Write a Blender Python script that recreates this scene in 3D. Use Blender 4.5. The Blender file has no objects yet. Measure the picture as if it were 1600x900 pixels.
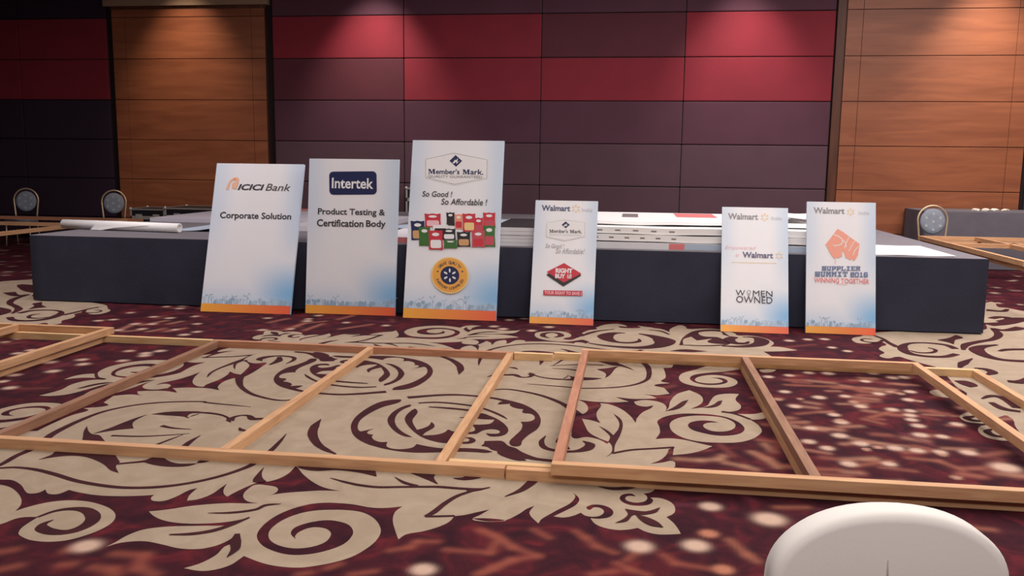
import bpy, bmesh, math, random
import numpy as np
from mathutils import Vector, Matrix
from mathutils.geometry import tessellate_polygon
random.seed(7)
SC = bpy.context.scene
COL = SC.collection

# ------------------------------------------------------------------ camera
FPX, PITCH, ROLL, YAW, CAMH = 1351.66, .1423, .0122, -.1343, 1.5
cy, sy, cp, sp = math.cos(YAW), math.sin(YAW), math.cos(PITCH), math.sin(PITCH)
F = Vector((sy*cp, cy*cp, -sp)); R0 = Vector((cy, -sy, 0)); U0 = R0.cross(F)
RR = R0*math.cos(ROLL) + U0*math.sin(ROLL)
UU = -R0*math.sin(ROLL) + U0*math.cos(ROLL)
cam = bpy.data.cameras.new('camera'); cam.sensor_width = 36; cam.sensor_fit = 'HORIZONTAL'
cam.lens = FPX/1600*36; cam.clip_start = .05; cam.clip_end = 100
camo = bpy.data.objects.new('camera', cam); COL.objects.link(camo)
M = Matrix((RR, UU, -F)).transposed().to_4x4(); M.translation = (0, 0, CAMH)
camo.matrix_world = M
SC.camera = camo
VS = SC.view_settings
VS.view_transform = 'Standard'; VS.look = 'None'; VS.gamma = 1; VS.use_curve_mapping = False
VS.exposure = 0.0

# ------------------------------------------------------------------ light
W = bpy.data.worlds.new('world'); SC.world = W; W.use_nodes = True
W.node_tree.nodes['Background'].inputs[0].default_value = (.6, .55, .6, 1)
W.node_tree.nodes['Background'].inputs[1].default_value = .05
CEIL = 5.2
def area(name, loc, size, power, col, rot=(0, 0, 0)):
    l = bpy.data.lights.new(name, 'AREA'); l.shape = 'RECTANGLE'; l.size, l.size_y = size
    l.energy = power; l.color = col
    o = bpy.data.objects.new(name, l); o.location = loc; o.rotation_euler = rot; COL.objects.link(o); return o
def spot(name, loc, target, power, col, ang, blend=.5, rad=.05):
    l = bpy.data.lights.new(name, 'SPOT'); l.energy = power; l.color = col
    l.spot_size = math.radians(ang); l.spot_blend = blend; l.shadow_soft_size = rad
    o = bpy.data.objects.new(name, l); o.location = loc
    o.rotation_euler = (Vector(target)-Vector(loc)).to_track_quat('-Z', 'Y').to_euler(); COL.objects.link(o); return o
WARM = (1, .86, .74)
area('ceiling_light_hall', (2.2, 5.4, CEIL-.06), (5, 4), 250, (1, .92, .87))
area('ceiling_light_near', (-.5, 1.5, CEIL-.06), (6, 3), 130, (1, .91, .85))
area('fill_light_rear', (1.0, -2.6, CEIL-.06), (7, 1.6), 380, (1, .92, .88))  # unseen fill lamp added behind the camera to brighten faces turned towards it
area('ceiling_light_right', (5.5, 9.6, CEIL-.06), (4, 4), 490, (1, .90, .88))
area('ceiling_light_stage', (.5, 11.0, CEIL-.06), (6, 2), 150, (1, .90, .90))
area('fill_light_left', (-6.0, 7.2, CEIL-.06), (3, 3), 210, (1, .90, .90))  # unseen fill lamp added to lift the dark left side
for nm, x, e, c in (('downlight_wood_left', -7.9, 290, (1, .78, .58)), ('downlight_fabric_left', -4.45, 490, (1, .84, .76)),
                    ('downlight_fabric_right', 1.75, 400, (1, .84, .78)), ('downlight_wood_right', 5.45, 560, (1, .88, .74))):
    spot(nm, (x, 13.95, CEIL-.05), (x, 15.0, 2.5), e, c, 66, 1.0, .12)

# ------------------------------------------------------------------ helpers
def at(px, py, z=0.0):
    d = F + RR*((px-800)/FPX) - UU*((py-450)/FPX)
    return Vector((0, 0, CAMH)) + d*((z-CAMH)/d.z)
def at_y(px, py, y):
    d = F + RR*((px-800)/FPX) - UU*((py-450)/FPX)
    return Vector((0, 0, CAMH)) + d*(y/d.y)
def lin(r, g, b):
    f = lambda c: (c/255/12.92 if c/255 <= .04045 else ((c/255+.055)/1.055)**2.4)
    return (f(r), f(g), f(b), 1)
class NT:
    def __init__(s, mat): s.nt = mat.node_tree; s.b = s.nt.nodes['Principled BSDF']
    def n(s, t, **kw):
        x = s.nt.nodes.new(t)
        for k, v in kw.items(): setattr(x, k, v)
        return x
    def l(s, a, b): s.nt.links.new(a, b)
def mat(name, col, rough=.6, metal=0, spec=.4, bump=0, bscale=80, var=0, vscale=6, sheen=0):
    m = bpy.data.materials.new(name); m.use_nodes = True; t = NT(m); b = t.b
    b.inputs['Base Color'].default_value = col; b.inputs['Roughness'].default_value = rough
    b.inputs['Metallic'].default_value = metal; b.inputs['Specular IOR Level'].default_value = spec
    if sheen: b.inputs['Sheen Weight'].default_value = sheen
    co = t.n('ShaderNodeTexCoord')
    if var:
        nz = t.n('ShaderNodeTexNoise'); nz.inputs['Scale'].default_value = vscale; nz.inputs['Detail'].default_value = 4
        t.l(co.outputs['Object'], nz.inputs['Vector'])
        mr = t.n('ShaderNodeMapRange'); mr.inputs[1].default_value = .3; mr.inputs[2].default_value = .7
        mr.inputs[3].default_value = 1-var; mr.inputs[4].default_value = 1+var
        t.l(nz.outputs[0], mr.inputs[0])
        hs = t.n('ShaderNodeHueSaturation'); hs.inputs['Color'].default_value = col
        t.l(mr.outputs[0], hs.inputs['Value']); t.l(hs.outputs[0], b.inputs['Base Color'])
    if bump:
        n2 = t.n('ShaderNodeTexNoise'); n2.inputs['Scale'].default_value = bscale; n2.inputs['Detail'].default_value = 3
        t.l(co.outputs['Object'], n2.inputs['Vector'])
        bp = t.n('ShaderNodeBump'); bp.inputs['Strength'].default_value = bump; bp.inputs['Distance'].default_value = .01
        t.l(n2.outputs[0], bp.inputs['Height']); t.l(bp.outputs[0], b.inputs['Normal'])
    return m
def wood(name, c1, c2, axis=0, scale=1.0, rough=.5, stretch=14):
    m = bpy.data.materials.new(name); m.use_nodes = True; t = NT(m)
    co = t.n('ShaderNodeTexCoord'); mp = t.n('ShaderNodeMapping')
    s = [stretch*scale]*3; s[axis] = 1.0*scale
    mp.inputs['Scale'].default_value = s
    t.l(co.outputs['Object'], mp.inputs['Vector'])
    nz = t.n('ShaderNodeTexNoise'); nz.inputs['Scale'].default_value = 1.6; nz.inputs['Detail'].default_value = 6; nz.inputs['Distortion'].default_value = .8
    t.l(mp.outputs[0], nz.inputs['Vector'])
    cr = t.n('ShaderNodeValToRGB'); cr.color_ramp.elements[0].position = .32; cr.color_ramp.elements[1].position = .7
    cr.color_ramp.elements[0].color = c1; cr.color_ramp.elements[1].color = c2
    t.l(nz.outputs[0], cr.inputs[0]); t.l(cr.outputs[0], t.b.inputs['Base Color'])
    t.b.inputs['Roughness'].default_value = rough; t.b.inputs['Specular IOR Level'].default_value = .35
    return m
def mesh_obj(name, bm, mats, parent=None, loc=None, smooth=False):
    me = bpy.data.meshes.new(name); bm.to_mesh(me); bm.free()
    for m in (mats if isinstance(mats, (list, tuple)) else [mats]): me.materials.append(m)
    if smooth:
        for p in me.polygons: p.use_smooth = True
    o = bpy.data.objects.new(name, me); COL.objects.link(o)
    if parent: o.parent = parent
    if loc: o.location = loc
    return o
def empty(name, loc, label, cat, group=None, rot=(0, 0, 0)):
    o = bpy.data.objects.new(name, None); o.empty_display_size = .1; COL.objects.link(o)
    o.location = loc; o.rotation_euler = rot; tag(o, label, cat, group); return o
def tag(o, label, cat, group=None):
    o['label'] = label; o['category'] = cat
    if group: o['group'] = group
    return o
def struct(o): o['kind'] = 'structure'; return o
def bx(bm, x0, x1, y0, y1, z0, z1, mi=0, bevel=0, mtx=None):
    r = bmesh.ops.create_cube(bm, size=1)
    vs = r['verts']
    for v in vs:
        v.co = Vector(((x0+x1)/2+v.co.x*(x1-x0), (y0+y1)/2+v.co.y*(y1-y0), (z0+z1)/2+v.co.z*(z1-z0)))
    fs = list({f for v in vs for f in v.link_faces})
    for f in fs: f.material_index = mi
    if bevel:
        es = list({e for v in vs for e in v.link_edges})
        rb = bmesh.ops.bevel(bm, geom=es, offset=bevel, segments=2, affect='EDGES', profile=.7)
        for f in rb['faces']: f.material_index = mi
        vs = list({v for f in rb['faces'] for v in f.verts} | {v for v in vs if v.is_valid})
    if mtx is not None:
        for v in vs: v.co = mtx @ v.co
    return vs
def tube(bm, pts, r, seg=10, mi=0, closed=False):
    pts = [Vector(p) for p in pts]; n = len(pts); rings = []
    up = None
    for i, p in enumerate(pts):
        a = pts[i-1] if (i > 0 or closed) else p; b = pts[(i+1) % n] if (i < n-1 or closed) else p
        t = (b-a).normalized()
        if up is None: up = Vector((0, 0, 1)) if abs(t.z) < .9 else Vector((1, 0, 0))
        s = t.cross(up).normalized(); up = s.cross(t).normalized()
        rad = r[i] if isinstance(r, (list, tuple)) else r
        rings.append([bm.verts.new(p+(s*math.cos(2*math.pi*k/seg)+up*math.sin(2*math.pi*k/seg))*rad) for k in range(seg)])
    for i in range(n if closed else n-1):
        A, B = rings[i], rings[(i+1) % n]
        for k in range(seg):
            f = bm.faces.new((A[k], A[(k+1) % seg], B[(k+1) % seg], B[k])); f.material_index = mi; f.smooth = True
    if not closed:
        f = bm.faces.new(rings[0][::-1]); f.material_index = mi
        f = bm.faces.new(rings[-1]); f.material_index = mi
def flat_poly(bm, pts, mi=0):
    """concave polygon given as 3-D points -> triangles"""
    tris = tessellate_polygon([[Vector(p) for p in pts]])
    vs = [bm.verts.new(p) for p in pts]
    for t in tris:
        try:
            f = bm.faces.new([vs[i] for i in t]); f.material_index = mi
        except ValueError: pass
    return vs
def prism(bm, outline, d0, d1, to3, mi=0):
    """outline (list of 2-D) extruded from depth d0 to d1; to3(u,v,d)->Vector"""
    tris = tessellate_polygon([[Vector((u, v, 0)) for u, v in outline]])
    A = [bm.verts.new(to3(u, v, d0)) for u, v in outline]; B = [bm.verts.new(to3(u, v, d1)) for u, v in outline]
    for t in tris:
        for L, rev in ((A, 0), (B, 1)):
            f = bm.faces.new([L[i] for i in (t[::-1] if rev else t)]); f.material_index = mi
    n = len(outline)
    for i in range(n):
        f = bm.faces.new((A[i], A[(i+1) % n], B[(i+1) % n], B[i])); f.material_index = mi
    bmesh.ops.recalc_face_normals(bm, faces=bm.faces[:])

# ------------------------------------------------------------------ materials
m_red = mat('fabric_red', lin(128, 26, 42), .75, bump=.15, bscale=300, var=.08, vscale=2, sheen=.15)
m_wine = mat('fabric_wine', lin(84, 30, 42), .75, bump=.15, bscale=300, var=.08, vscale=2, sheen=.15)
m_plum = mat('fabric_plum', lin(80, 42, 58), .75, bump=.15, bscale=300, var=.08, vscale=2, sheen=.15)
m_slate = mat('fabric_slate', lin(82, 56, 66), .75, bump=.15, bscale=300, var=.08, vscale=2, sheen=.15)
m_dark = mat('fabric_dark_plum', lin(44, 28, 46), .8, bump=.1, bscale=300)  # very dark plum padding of the outer wall sections
m_gap = mat('joint_dark', lin(30, 14, 18), .8)
m_panel = wood('cherry_veneer', lin(128, 74, 50), lin(152, 92, 62), 0, .5, .45, 9)
m_panel_trim = wood('dark_veneer', lin(70, 40, 28), lin(96, 56, 38), 2, .5, .5, 9)
m_soffit = mat('soffit_paint', lin(150, 125, 100), .7)
m_ceil = mat('ceiling_paint', lin(140, 128, 118), .9)
m_wallpl = mat('side_wall_plum', lin(80, 50, 52), .9)
m_skirt = mat('stage_cloth', lin(50, 52, 70), .85, bump=.25, bscale=60, var=.12, vscale=3)
m_deck = mat('stage_deck_carpet', lin(112, 108, 114), .9, bump=.2, bscale=200, var=.06)
m_batten = wood('pine_batten', lin(190, 142, 104), lin(212, 168, 126), 0, 2.2, .6, 10)
m_batten_y = wood('pine_batten_cross', lin(186, 140, 102), lin(212, 168, 126), 1, 2.2, .6, 10)
m_batten_pale = wood('pale_batten', lin(206, 166, 118), lin(230, 194, 146), 0, 2.2, .6, 10)
m_batten_red = wood('reddish_batten', lin(164, 110, 86), lin(190, 134, 106), 1, 2.2, .6, 10)
m_batten_redx = wood('reddish_rail', lin(170, 116, 88), lin(192, 138, 106), 0, 2.2, .6, 10)
m_batten_dk = wood('brown_batten', lin(134, 96, 74), lin(160, 118, 92), 1, 2.2, .6, 10)
m_white = mat('white_foam', lin(226, 226, 230), .55, var=.02)
m_paper = mat('white_paper', lin(242, 241, 240), .5)
m_paper_grey = mat('greyed_paper', lin(190, 186, 196), .55)
m_paper_blue = mat('bluish_paper', lin(180, 196, 214), .5)
m_black = mat('black_case', lin(28, 26, 30), .55)
m_alu = mat('aluminium_edge', lin(186, 182, 176), .35, metal=.35)
m_brass = mat('champagne_tube', lin(196, 176, 146), .35, metal=.55)
m_cushion = mat('blue_grey_upholstery', lin(128, 135, 146), .85, bump=.2, bscale=150, var=.08, vscale=20)
m_motif = mat('pale_motif', lin(162, 168, 168), .85)
m_cover = mat('white_chair_cover', lin(222, 219, 214), .7, bump=.03, bscale=200, var=.02, vscale=4)
m_table = mat('grey_table_cloth', lin(100, 96, 104), .85, bump=.2, bscale=60, var=.06)
m_napkin = mat('white_napkin', lin(230, 220, 205), .6)

# ------------------------------------------------------------------ room shell
WY = 15.06; XL, XR, YB = -13.0, 11.0, -4.0
def room_box(name, *a, m=m_wallpl):
    bm = bmesh.new(); bx(bm, *a); return struct(mesh_obj(name, bm, m))
room_box('wall_left', XL-.1, XL, YB, WY+.3, 0, CEIL)
room_box('wall_right', XR, XR+.1, YB, WY+.3, 0, CEIL)
room_box('wall_front', XL, XR, YB-.1, YB, 0, CEIL)
room_box('ceiling', XL, XR, YB, WY+.3, CEIL, CEIL+.1, m=m_ceil)

ROWZ = [.05, .43, 1.145, 1.86, 2.575, 3.295, 4.02, CEIL]      # joints between padded rows
def padded(bm, x0, x1, z0, z1, mi, y=WY, d=.05):
    g = .006
    vs = bx(bm, x0+g, x1-g, y-d, y+.02, z0+g, z1-g, mi, bevel=.018)
bm = bmesh.new()
bx(bm, XL, XR, WY, WY+.2, 0, CEIL, 5)
XC = [-6.35, -3.97, -1.575, .82, 3.2]
tbl = {6: [2, 2, 2, 2], 5: [0, 0, 1, 0], 4: [1, 0, 0, 0], 3: [2, 2, 2, 2], 2: [3, 3, 3, 3], 1: [3, 3, 3, 3], 0: [3, 3, 3, 3]}
for r, cs in tbl.items():
    for c, mi in enumerate(cs): padded(bm, XC[c], XC[c+1], ROWZ[r], ROWZ[r+1], mi)
for c in range(2):                                              # left of the wooden bay
    x0 = -13.0+c*1.75
    for r in range(7): padded(bm, x0, x0+1.75, ROWZ[r], ROWZ[r+1], 0 if r in (4, 5) else 4)
for c in range(2):                                              # right of the wooden bay
    x0 = 6.28+c*2.3
    for r in range(7): padded(bm, x0, x0+2.3, ROWZ[r], ROWZ[r+1], 1 if r in (4, 5) else 4)
struct(mesh_obj('wall_back', bm, [m_red, m_wine, m_plum, m_slate, m_dark, m_gap]))
def wood_bay(name, x0, x1, ztop, proj=.09):
    bm = bmesh.new(); bx(bm, x0, x1, WY-proj+.02, WY+.01, 0, ztop, 1)
    xs = [x0, x0+.25, x1-.25, x1]
    zz = [.12]+[z for z in ROWZ[1:-1] if z < ztop-.1]+[ztop]
    for i in range(3):
        for k in range(len(zz)-1):
            bx(bm, xs[i]+.003, xs[i+1]-.003, WY-proj, WY-proj+.03, zz[k]+.006, zz[k+1]-.006, 0, bevel=.003)
    bx(bm, x0, x1, WY-proj-.012, WY, 0, .11, 1)
    return struct(mesh_obj(name, bm, [m_panel, m_panel_trim]))
wood_bay('trim_1', -9.36, -6.47, 4.16)
wood_bay('trim_2', 3.36, 6.2, CEIL)
bm = bmesh.new(); bx(bm, 3.22, 3.36, WY-.06, WY+.01, 0, CEIL, 0, bevel=.006); struct(mesh_obj('trim_3', bm, m_panel_trim))
bm = bmesh.new(); bx(bm, -9.5, -6.4, WY-.12, WY+.01, 4.215, CEIL, 0, bevel=.004); bx(bm, -9.4, -6.45, WY-.07, WY, 4.16, 4.215, 1)
struct(mesh_obj('trim_4', bm, [m_soffit, m_panel_trim]))

# ------------------------------------------------------------------ carpet
FR = dict(A=(0, 675, 4), B=(400, 675, 4), C=(740, 690, 4), D=(0, 540, 5), E=(280, 530, 5), f=(540, 550, 5),
          G=(860, 550, 4.4444), P=(0, 0, 1), H=(620, 520, 3.75), R=(1320, 430, 3.461), T=(720, 490, 5), U=(1020, 490, 5),
          S=(400, 490, 5), L=(0, 420, 5), Q=(1140, 480, 2.1435))
def gpts(seq):
    """[frame, (x,y[,1 = sharp]), frame, ...] -> ground points with sharp flags"""
    out = []; fr = None
    for s in seq:
        if isinstance(s, str): fr = FR[s]; continue
        p = at(fr[0]+s[0]/fr[2], fr[1]+s[1]/fr[2]); out.append((p.x, p.y, len(s) > 2 and s[2] == 1, s))
    return out
def catmull(pts, closed=True, sub=4):
    """pts: (x,y,sharp,...) -> smooth list of (x,y,t)"""
    n = len(pts); out = []
    V = [Vector((p[0], p[1])) for p in pts]
    rng = range(n if closed else n-1)
    for i in rng:
        j = (i+1) % n; p1, p2 = V[i], V[j]
        p0 = V[i-1] if (closed or i > 0) else p1; p3 = V[(j+1) % n] if (closed or j < n-1) else p2
        if pts[i][2]: p0 = p1
        if pts[j][2]: p3 = p2
        L = (p2-p1).length
        t1 = (p2-p0); t2 = (p3-p1)
        t1 = t1.normalized()*L if t1.length > 1e-6 else t1; t2 = t2.normalized()*L if t2.length > 1e-6 else t2
        if pts[i][2]: t1 = (p2-p1)
        if pts[j][2]: t2 = (p2-p1)
        for k in range(sub):
            t = k/sub; h = (2*t**3-3*t**2+1, t**3-2*t**2+t, -2*t**3+3*t**2, t**3-t**2)
            q = p1*h[0]+t1*h[1]+p2*h[2]+t2*h[3]; out.append((q.x, q.y, i+t))
    if not closed: out.append((V[-1].x, V[-1].y, n-1))
    return out
CEN = at(620, 617)
def rot180(pts): return [(2*CEN.x-p[0], 2*CEN.y-p[1])+tuple(p[2:]) for p in pts]
SHAPES = []                 # (layer, polygon points)   layer 1 cream, 2 dark, 3 cream again
def poly(layer, seq, sym=True):
    c = catmull(gpts(seq)); SHAPES.append((layer, [(p[0], p[1]) for p in c]))
    if sym: SHAPES.append((layer, [(p[0], p[1]) for p in rot180(c)]))
def stroke(layer, seq, sym=True, ws=1.0):
    g = gpts(seq); c = catmull([(p[0], p[1], False) for p in g], closed=False, sub=5)
    w = [(p[3][2]) for p in g]; L, Rr = [], []
    n = len(c)
    for i, p in enumerate(c):
        a = Vector(c[max(i-1, 0)][:2]); b = Vector(c[min(i+1, n-1)][:2]); d = (b-a)
        if d.length < 1e-9: continue
        d.normalize(); nn = Vector((-d.y, d.x)); k = min(int(p[2]), len(w)-2); t = p[2]-k
        ww = (w[k]*(1-t)+w[k+1]*t)*ws/2; q = Vector(p[:2])
        L.append(tuple(q+nn*ww)); Rr.append(tuple(q-nn*ww))
    SHAPES.append((layer, ('strip', L, Rr)))
    if sym: SHAPES.append((layer, ('strip', rot180(L), rot180(Rr))))

r0 = at(1046, 615.3)
L0 = (2*CEN.x-r0.x, 2*CEN.y-r0.y)
def l0px():
    d = Vector((L0[0], L0[1], -CAMH)); z = d.dot(F)
    return (800+FPX*d.dot(RR)/z, 450-FPX*d.dot(UU)/z, 1)
poly(1, ['P', (620, 617, 1), l0px(), 'D', (810, 445, 1), (840, 470), (650, 490, 1), (690, 507), (560, 545), (420, 605), (290, 668, 1), (200, 672), (130, 692), (0, 740), (-160, 790, 1),
 'A', (-160, 280, 1), (0, 298), (70, 300), (130, 330), (160, 372), (185, 385), (240, 380), (285, 360, 1), (300, 385), (350, 390), (390, 380), (430, 362, 1), (480, 375), (600, 395), (750, 402), (900, 398), (965, 393, 1), (945, 410), (955, 430), (1020, 432), (1100, 405), (1180, 365), (1235, 350, 1),
 (1185, 395), (1168, 430, 1), (1240, 420), (1320, 390), (1380, 350), (1420, 322, 1), (1398, 360), (1400, 388), (1420, 405, 1), (1480, 372), (1560, 335), 'B', (20, 312, 1), (65, 312), (140, 293), (205, 258), (248, 212, 1), (262, 225), (300, 270), (370, 322), (440, 352), (525, 369, 1),
 (400, 367), (280, 374), (180, 382), (110, 391), (50, 399, 1), (108, 388), (137, 364), (125, 345), (70, 334), (0, 330), 'A', (1560, 350), (1525, 383), (1522, 410), (1550, 435), (1615, 446, 1), (1540, 447), (1400, 446), (1200, 462), (1050, 485), (930, 497, 1), (960, 525), (1030, 555), (1150, 572), (1300, 572), (1440, 560), (1560, 535, 1),
 (1480, 572), (1420, 585), (1250, 587), (1050, 592), (900, 610), (800, 645), (720, 690), (662, 718, 1), (760, 692), (900, 683), (1020, 705), (1120, 728), (1240, 732), (1340, 714), (1420, 682), (1484, 640, 1), (1468, 690), (1440, 702), (1400, 720), (1350, 770), (1250, 822), (1150, 852, 1), (1250, 869), (1340, 862), (1440, 832), (1500, 793), (1525, 776, 1), (1560, 790), 'B', (0, 806), (80, 830), (180, 845), (280, 848), (380, 836), (500, 812), (600, 780), (690, 730), (750, 680), (780, 625), (765, 573), (725, 532), (660, 502), (580, 490), (480, 487), (370, 492), (270, 511), (170, 550), (100, 600), (78, 640), (92, 680), (150, 712), (240, 728), (340, 720), (430, 690), (468, 645), (458, 618), (420, 601), (350, 597), (280, 620), (245, 650), (250, 672, 1),
 (218, 637), (240, 600), (320, 570), (420, 553), (490, 555), (570, 576), (605, 612), (600, 650), (550, 700), (450, 740), (330, 765), (210, 768), (110, 745), (38, 708), (5, 655), (30, 600), (100, 540), (200, 490), (320, 455), (420, 443), (520, 445), (620, 455), (720, 473), (820, 475), (915, 465, 1), (870, 500), (855, 550), (868, 610), (890, 672, 1), (940, 640), (1050, 620), (1150, 590), (1210, 560), (1240, 526, 1), (1300, 520), (1380, 502), (1460, 485, 1), (1400, 520), (1352, 546), (1400, 558), (1480, 562), (1560, 552), 'C', (0, 480), (60, 497), (130, 500), (200, 492), (280, 455), (330, 422), (380, 402, 1), (350, 440), (360, 470), (405, 512, 1),
 (425, 485), (470, 458), (530, 425), (595, 392), (627, 362), (635, 340), (620, 320, 1), (652, 345), (660, 370), (632, 402), (575, 432), (500, 468, 1), (560, 475), (620, 465), (670, 445, 1), (695, 462), (735, 470), (780, 467), (810, 450), (812, 430), (787, 414), (752, 412), (722, 427), (702, 410, 1), (742, 395), (800, 397), (852, 415), (874, 445), (850, 472), (790, 483), (730, 480, 1), (760, 515), (820, 540), (900, 553), (970, 550), (1025, 540, 1), (1080, 565), (1150, 580), (1230, 581), (1295, 577, 1), (1280, 550), (1250, 510), (1205, 472, 1), (1250, 450), (1260, 420), (1240, 385), (1190, 360), (1150, 352), (1105, 351, 1), (1122, 368), (1100, 393), (1040, 402), (970, 395), (925, 374), (913, 350), (935, 331), (985, 326), (1015, 343, 1), (970, 340), (948, 353), (960, 370), (1010, 382), (1062, 377), (1085, 358), (1080, 340), (1062, 325, 1), (1100, 320), (1130, 302), (1140, 280),
 'G', (868, 792, 1), (850, 758), (780, 768), (690, 778, 1), (760, 752), (805, 715), (822, 676, 1), (858, 663, 1), (850, 716, 1), (960, 706), (1050, 685), (1125, 655, 1), (1060, 641), (930, 611), (830, 600), (730, 605, 1), (760, 562), (756, 520), (742, 485), (770, 460), (830, 440), (900, 430), (1000, 428), (1120, 435), (1230, 455), (1310, 490), (1348, 530), (1330, 560), (1270, 578), (1170, 582), (1070, 566), (985, 541), (955, 510), (980, 487), (1050, 476), (1120, 480), (1172, 492, 1), (1105, 491), (1062, 506), (1075, 530), (1130, 550), (1200, 553), (1260, 540), (1285, 515), (1270, 487), (1200, 457), (1100, 445), (1000, 443), (900, 456), (845, 480), (828, 510), (850, 555), (920, 595), (1020, 620), (1150, 630), (1300, 628), (1400, 605), (1455, 570), (1468, 545), (1440, 505), (1385, 470, 1),
 (1430, 470), (1480, 463), (1505, 440), (1490, 415, 1), (1420, 430), (1350, 432), (1270, 428, 1), (1190, 416, 1), (1260, 414), (1312, 400), (1322, 372), (1285, 332), (1310, 292, 1), (1230, 290), (1150, 302), (1110, 342), (1090, 372), (1050, 386, 1), (975, 396, 1), (1040, 365), (1060, 335), (1040, 300), (965, 265, 1), (880, 292), (832, 345), (822, 385), (800, 411, 1), (806, 385), (780, 357), (720, 340), (640, 335), (580, 346, 1), (600, 368), (660, 380), (715, 371, 1), (700, 390), (640, 420), (602, 460), (592, 492, 1), (550, 440), (480, 390), (400, 362), (345, 356, 1), (352, 375), (322, 420), (325, 460), (350, 495, 1), (280, 474), (220, 465, 1), (240, 510), (270, 560), (340, 600), (412, 626, 1),
 (393, 638, 1), (330, 606), (250, 591), (165, 601), (148, 560), (148, 480), (165, 432, 1), (210, 433), (246, 421), (262, 390), (240, 355), (190, 330, 1), (300, 345), (450, 350), (545, 345, 1), (500, 331), (450, 312, 1), (560, 325), (660, 326), (740, 322, 1), (690, 302), (640, 292, 1), (740, 300), (828, 290, 1)])
# far-left blob with its scroll
poly(1, ['A', (-160, 310), (0, 330), (60, 345), (107, 378), (133, 420), (128, 460), (95, 495, 1), (180, 468), (300, 440), (420, 428), (540, 434), (640, 458), (700, 488), (722, 522), (705, 562), (640, 605), (540, 645), (420, 677), (300, 687), (190, 676), (132, 652), (115, 632), (145, 592), (240, 531, 1), (120, 537), (0, 578), (-160, 610)], sym=False)
stroke(2, ['A', (235, 534, .015), (340, 497, .022), (440, 482, .032), (530, 488, .05), (578, 520, .06), (572, 560, .06), (500, 605, .05), (410, 628, .045), (320, 625, .055), (263, 603, .055), (273, 577, .03), (333, 551, .006)], sym=False)
# scroll with a long tail beyond the rear rail
poly(1, ['G', (1340, 118, 1), (1200, 137), (1080, 146), (1000, 159), (968, 182), (990, 206), (1060, 226), (1150, 229), (1220, 216), (1228, 197), (1185, 181), (1108, 178, 1), (1160, 186), (1196, 200), (1180, 214), (1100, 219), (1022, 208), (1005, 188), (1040, 170), (1120, 160), (1200, 166), (1280, 190), (1298, 218), (1240, 244), (1130, 248), (1020, 240), (922, 215), (892, 180), (920, 147), (1000, 125), (1100, 95), (1250, 70), (1450, 40), (1460, 80)])
# rear medallion scroll group right of centre (half of the pattern, from the far side)
poly(1, ['U', (830, 440, 1), (900, 435), (965, 440, 1), (930, 458), (860, 460)], sym=False)

poly(1, ['T', (578, 162), (602, 146), (700, 138), (800, 141), (857, 162), (855, 182), (800, 196), (850, 206), (900, 193), (962, 166), (945, 152, 1), (1000, 131), (1062, 122), (1055, 110, 1), (1130, 86), (1220, 80), (1285, 92), (1300, 103, 1), (1235, 100), (1260, 112), (1400, 112), (1378, 95, 1), (1500, 110), 'U', (0, 112), (70, 122), (130, 145, 1), (135, 122), (180, 99), (220, 91), (258, 105), (278, 120), (400, 117), (530, 124), (640, 155), (665, 171), (760, 173), (850, 186), (920, 210), (946, 235), (915, 258, 1), (1000, 262), (1132, 287, 1), (1000, 295), (865, 298, 1), (930, 340), (900, 390, 1), (300, 380), 'T', (1300, 330), (900, 300), (930, 262), (1010, 235), (955, 205), (900, 212), (840, 219), (740, 217), (640, 203), (590, 185)], sym=False)
stroke(2, ['T', (690, 192, .02), (645, 178, .05), (650, 158, .05), (710, 148, .04), (770, 158, .05), (780, 176, .06), (735, 186, .03)], sym=False)
stroke(2, ['T', (1285, 152, .02), (1190, 155, .09), (1130, 178, .15), (1155, 205, .11), (1225, 224, .06), (1320, 229, .06), (1390, 218, .05), (1392, 198, .01)], sym=False)
stroke(2, ['T', (1390, 158, .03), (1500, 178, .1), (1590, 212, .2), (1560, 248, .14), (1420, 267, .1), (1250, 262, .07), (1120, 250, .05), (1000, 232, .03)], sym=False)
stroke(2, ['T', (940, 178, .03), (1010, 152, .05), (1080, 136, .04), (1200, 122, .02)], sym=False)
stroke(2, ['U', (-30, 128, .02), (60, 138, .04), (130, 165, .02)], sym=False)
poly(2, ['U', (205, 247, 1), (232, 192), (290, 150), (340, 134), (420, 127), (520, 130), (560, 150), (600, 178), (640, 205), (610, 232), (560, 250), (400, 256)], sym=False)
poly(3, ['U', (238, 248, 1), (240, 205), (300, 185, 1), (345, 215, 1), (462, 200, 1), (432, 230), (565, 247, 1), (400, 252)], sym=False)
poly(3, ['U', (355, 158), (385, 146), (480, 142), (535, 150), (548, 168), (590, 182), (640, 205, 1), (560, 205), (500, 188), (400, 182)], sym=False)
stroke(2, ['U', (700, 183, .02), (800, 188, .08), (850, 212, .13), (820, 244, .12), (690, 258, .08), (540, 254, .04)], sym=False)
stroke(4, ['U', (640, 186, .07), (598, 206, .1), (640, 232, .08), (720, 236, .05), (750, 222, .02)], sym=False)
poly(2, ['U', (130, 293, 1), (250, 280), (430, 296, 1), (300, 302)], sym=False)

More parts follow.
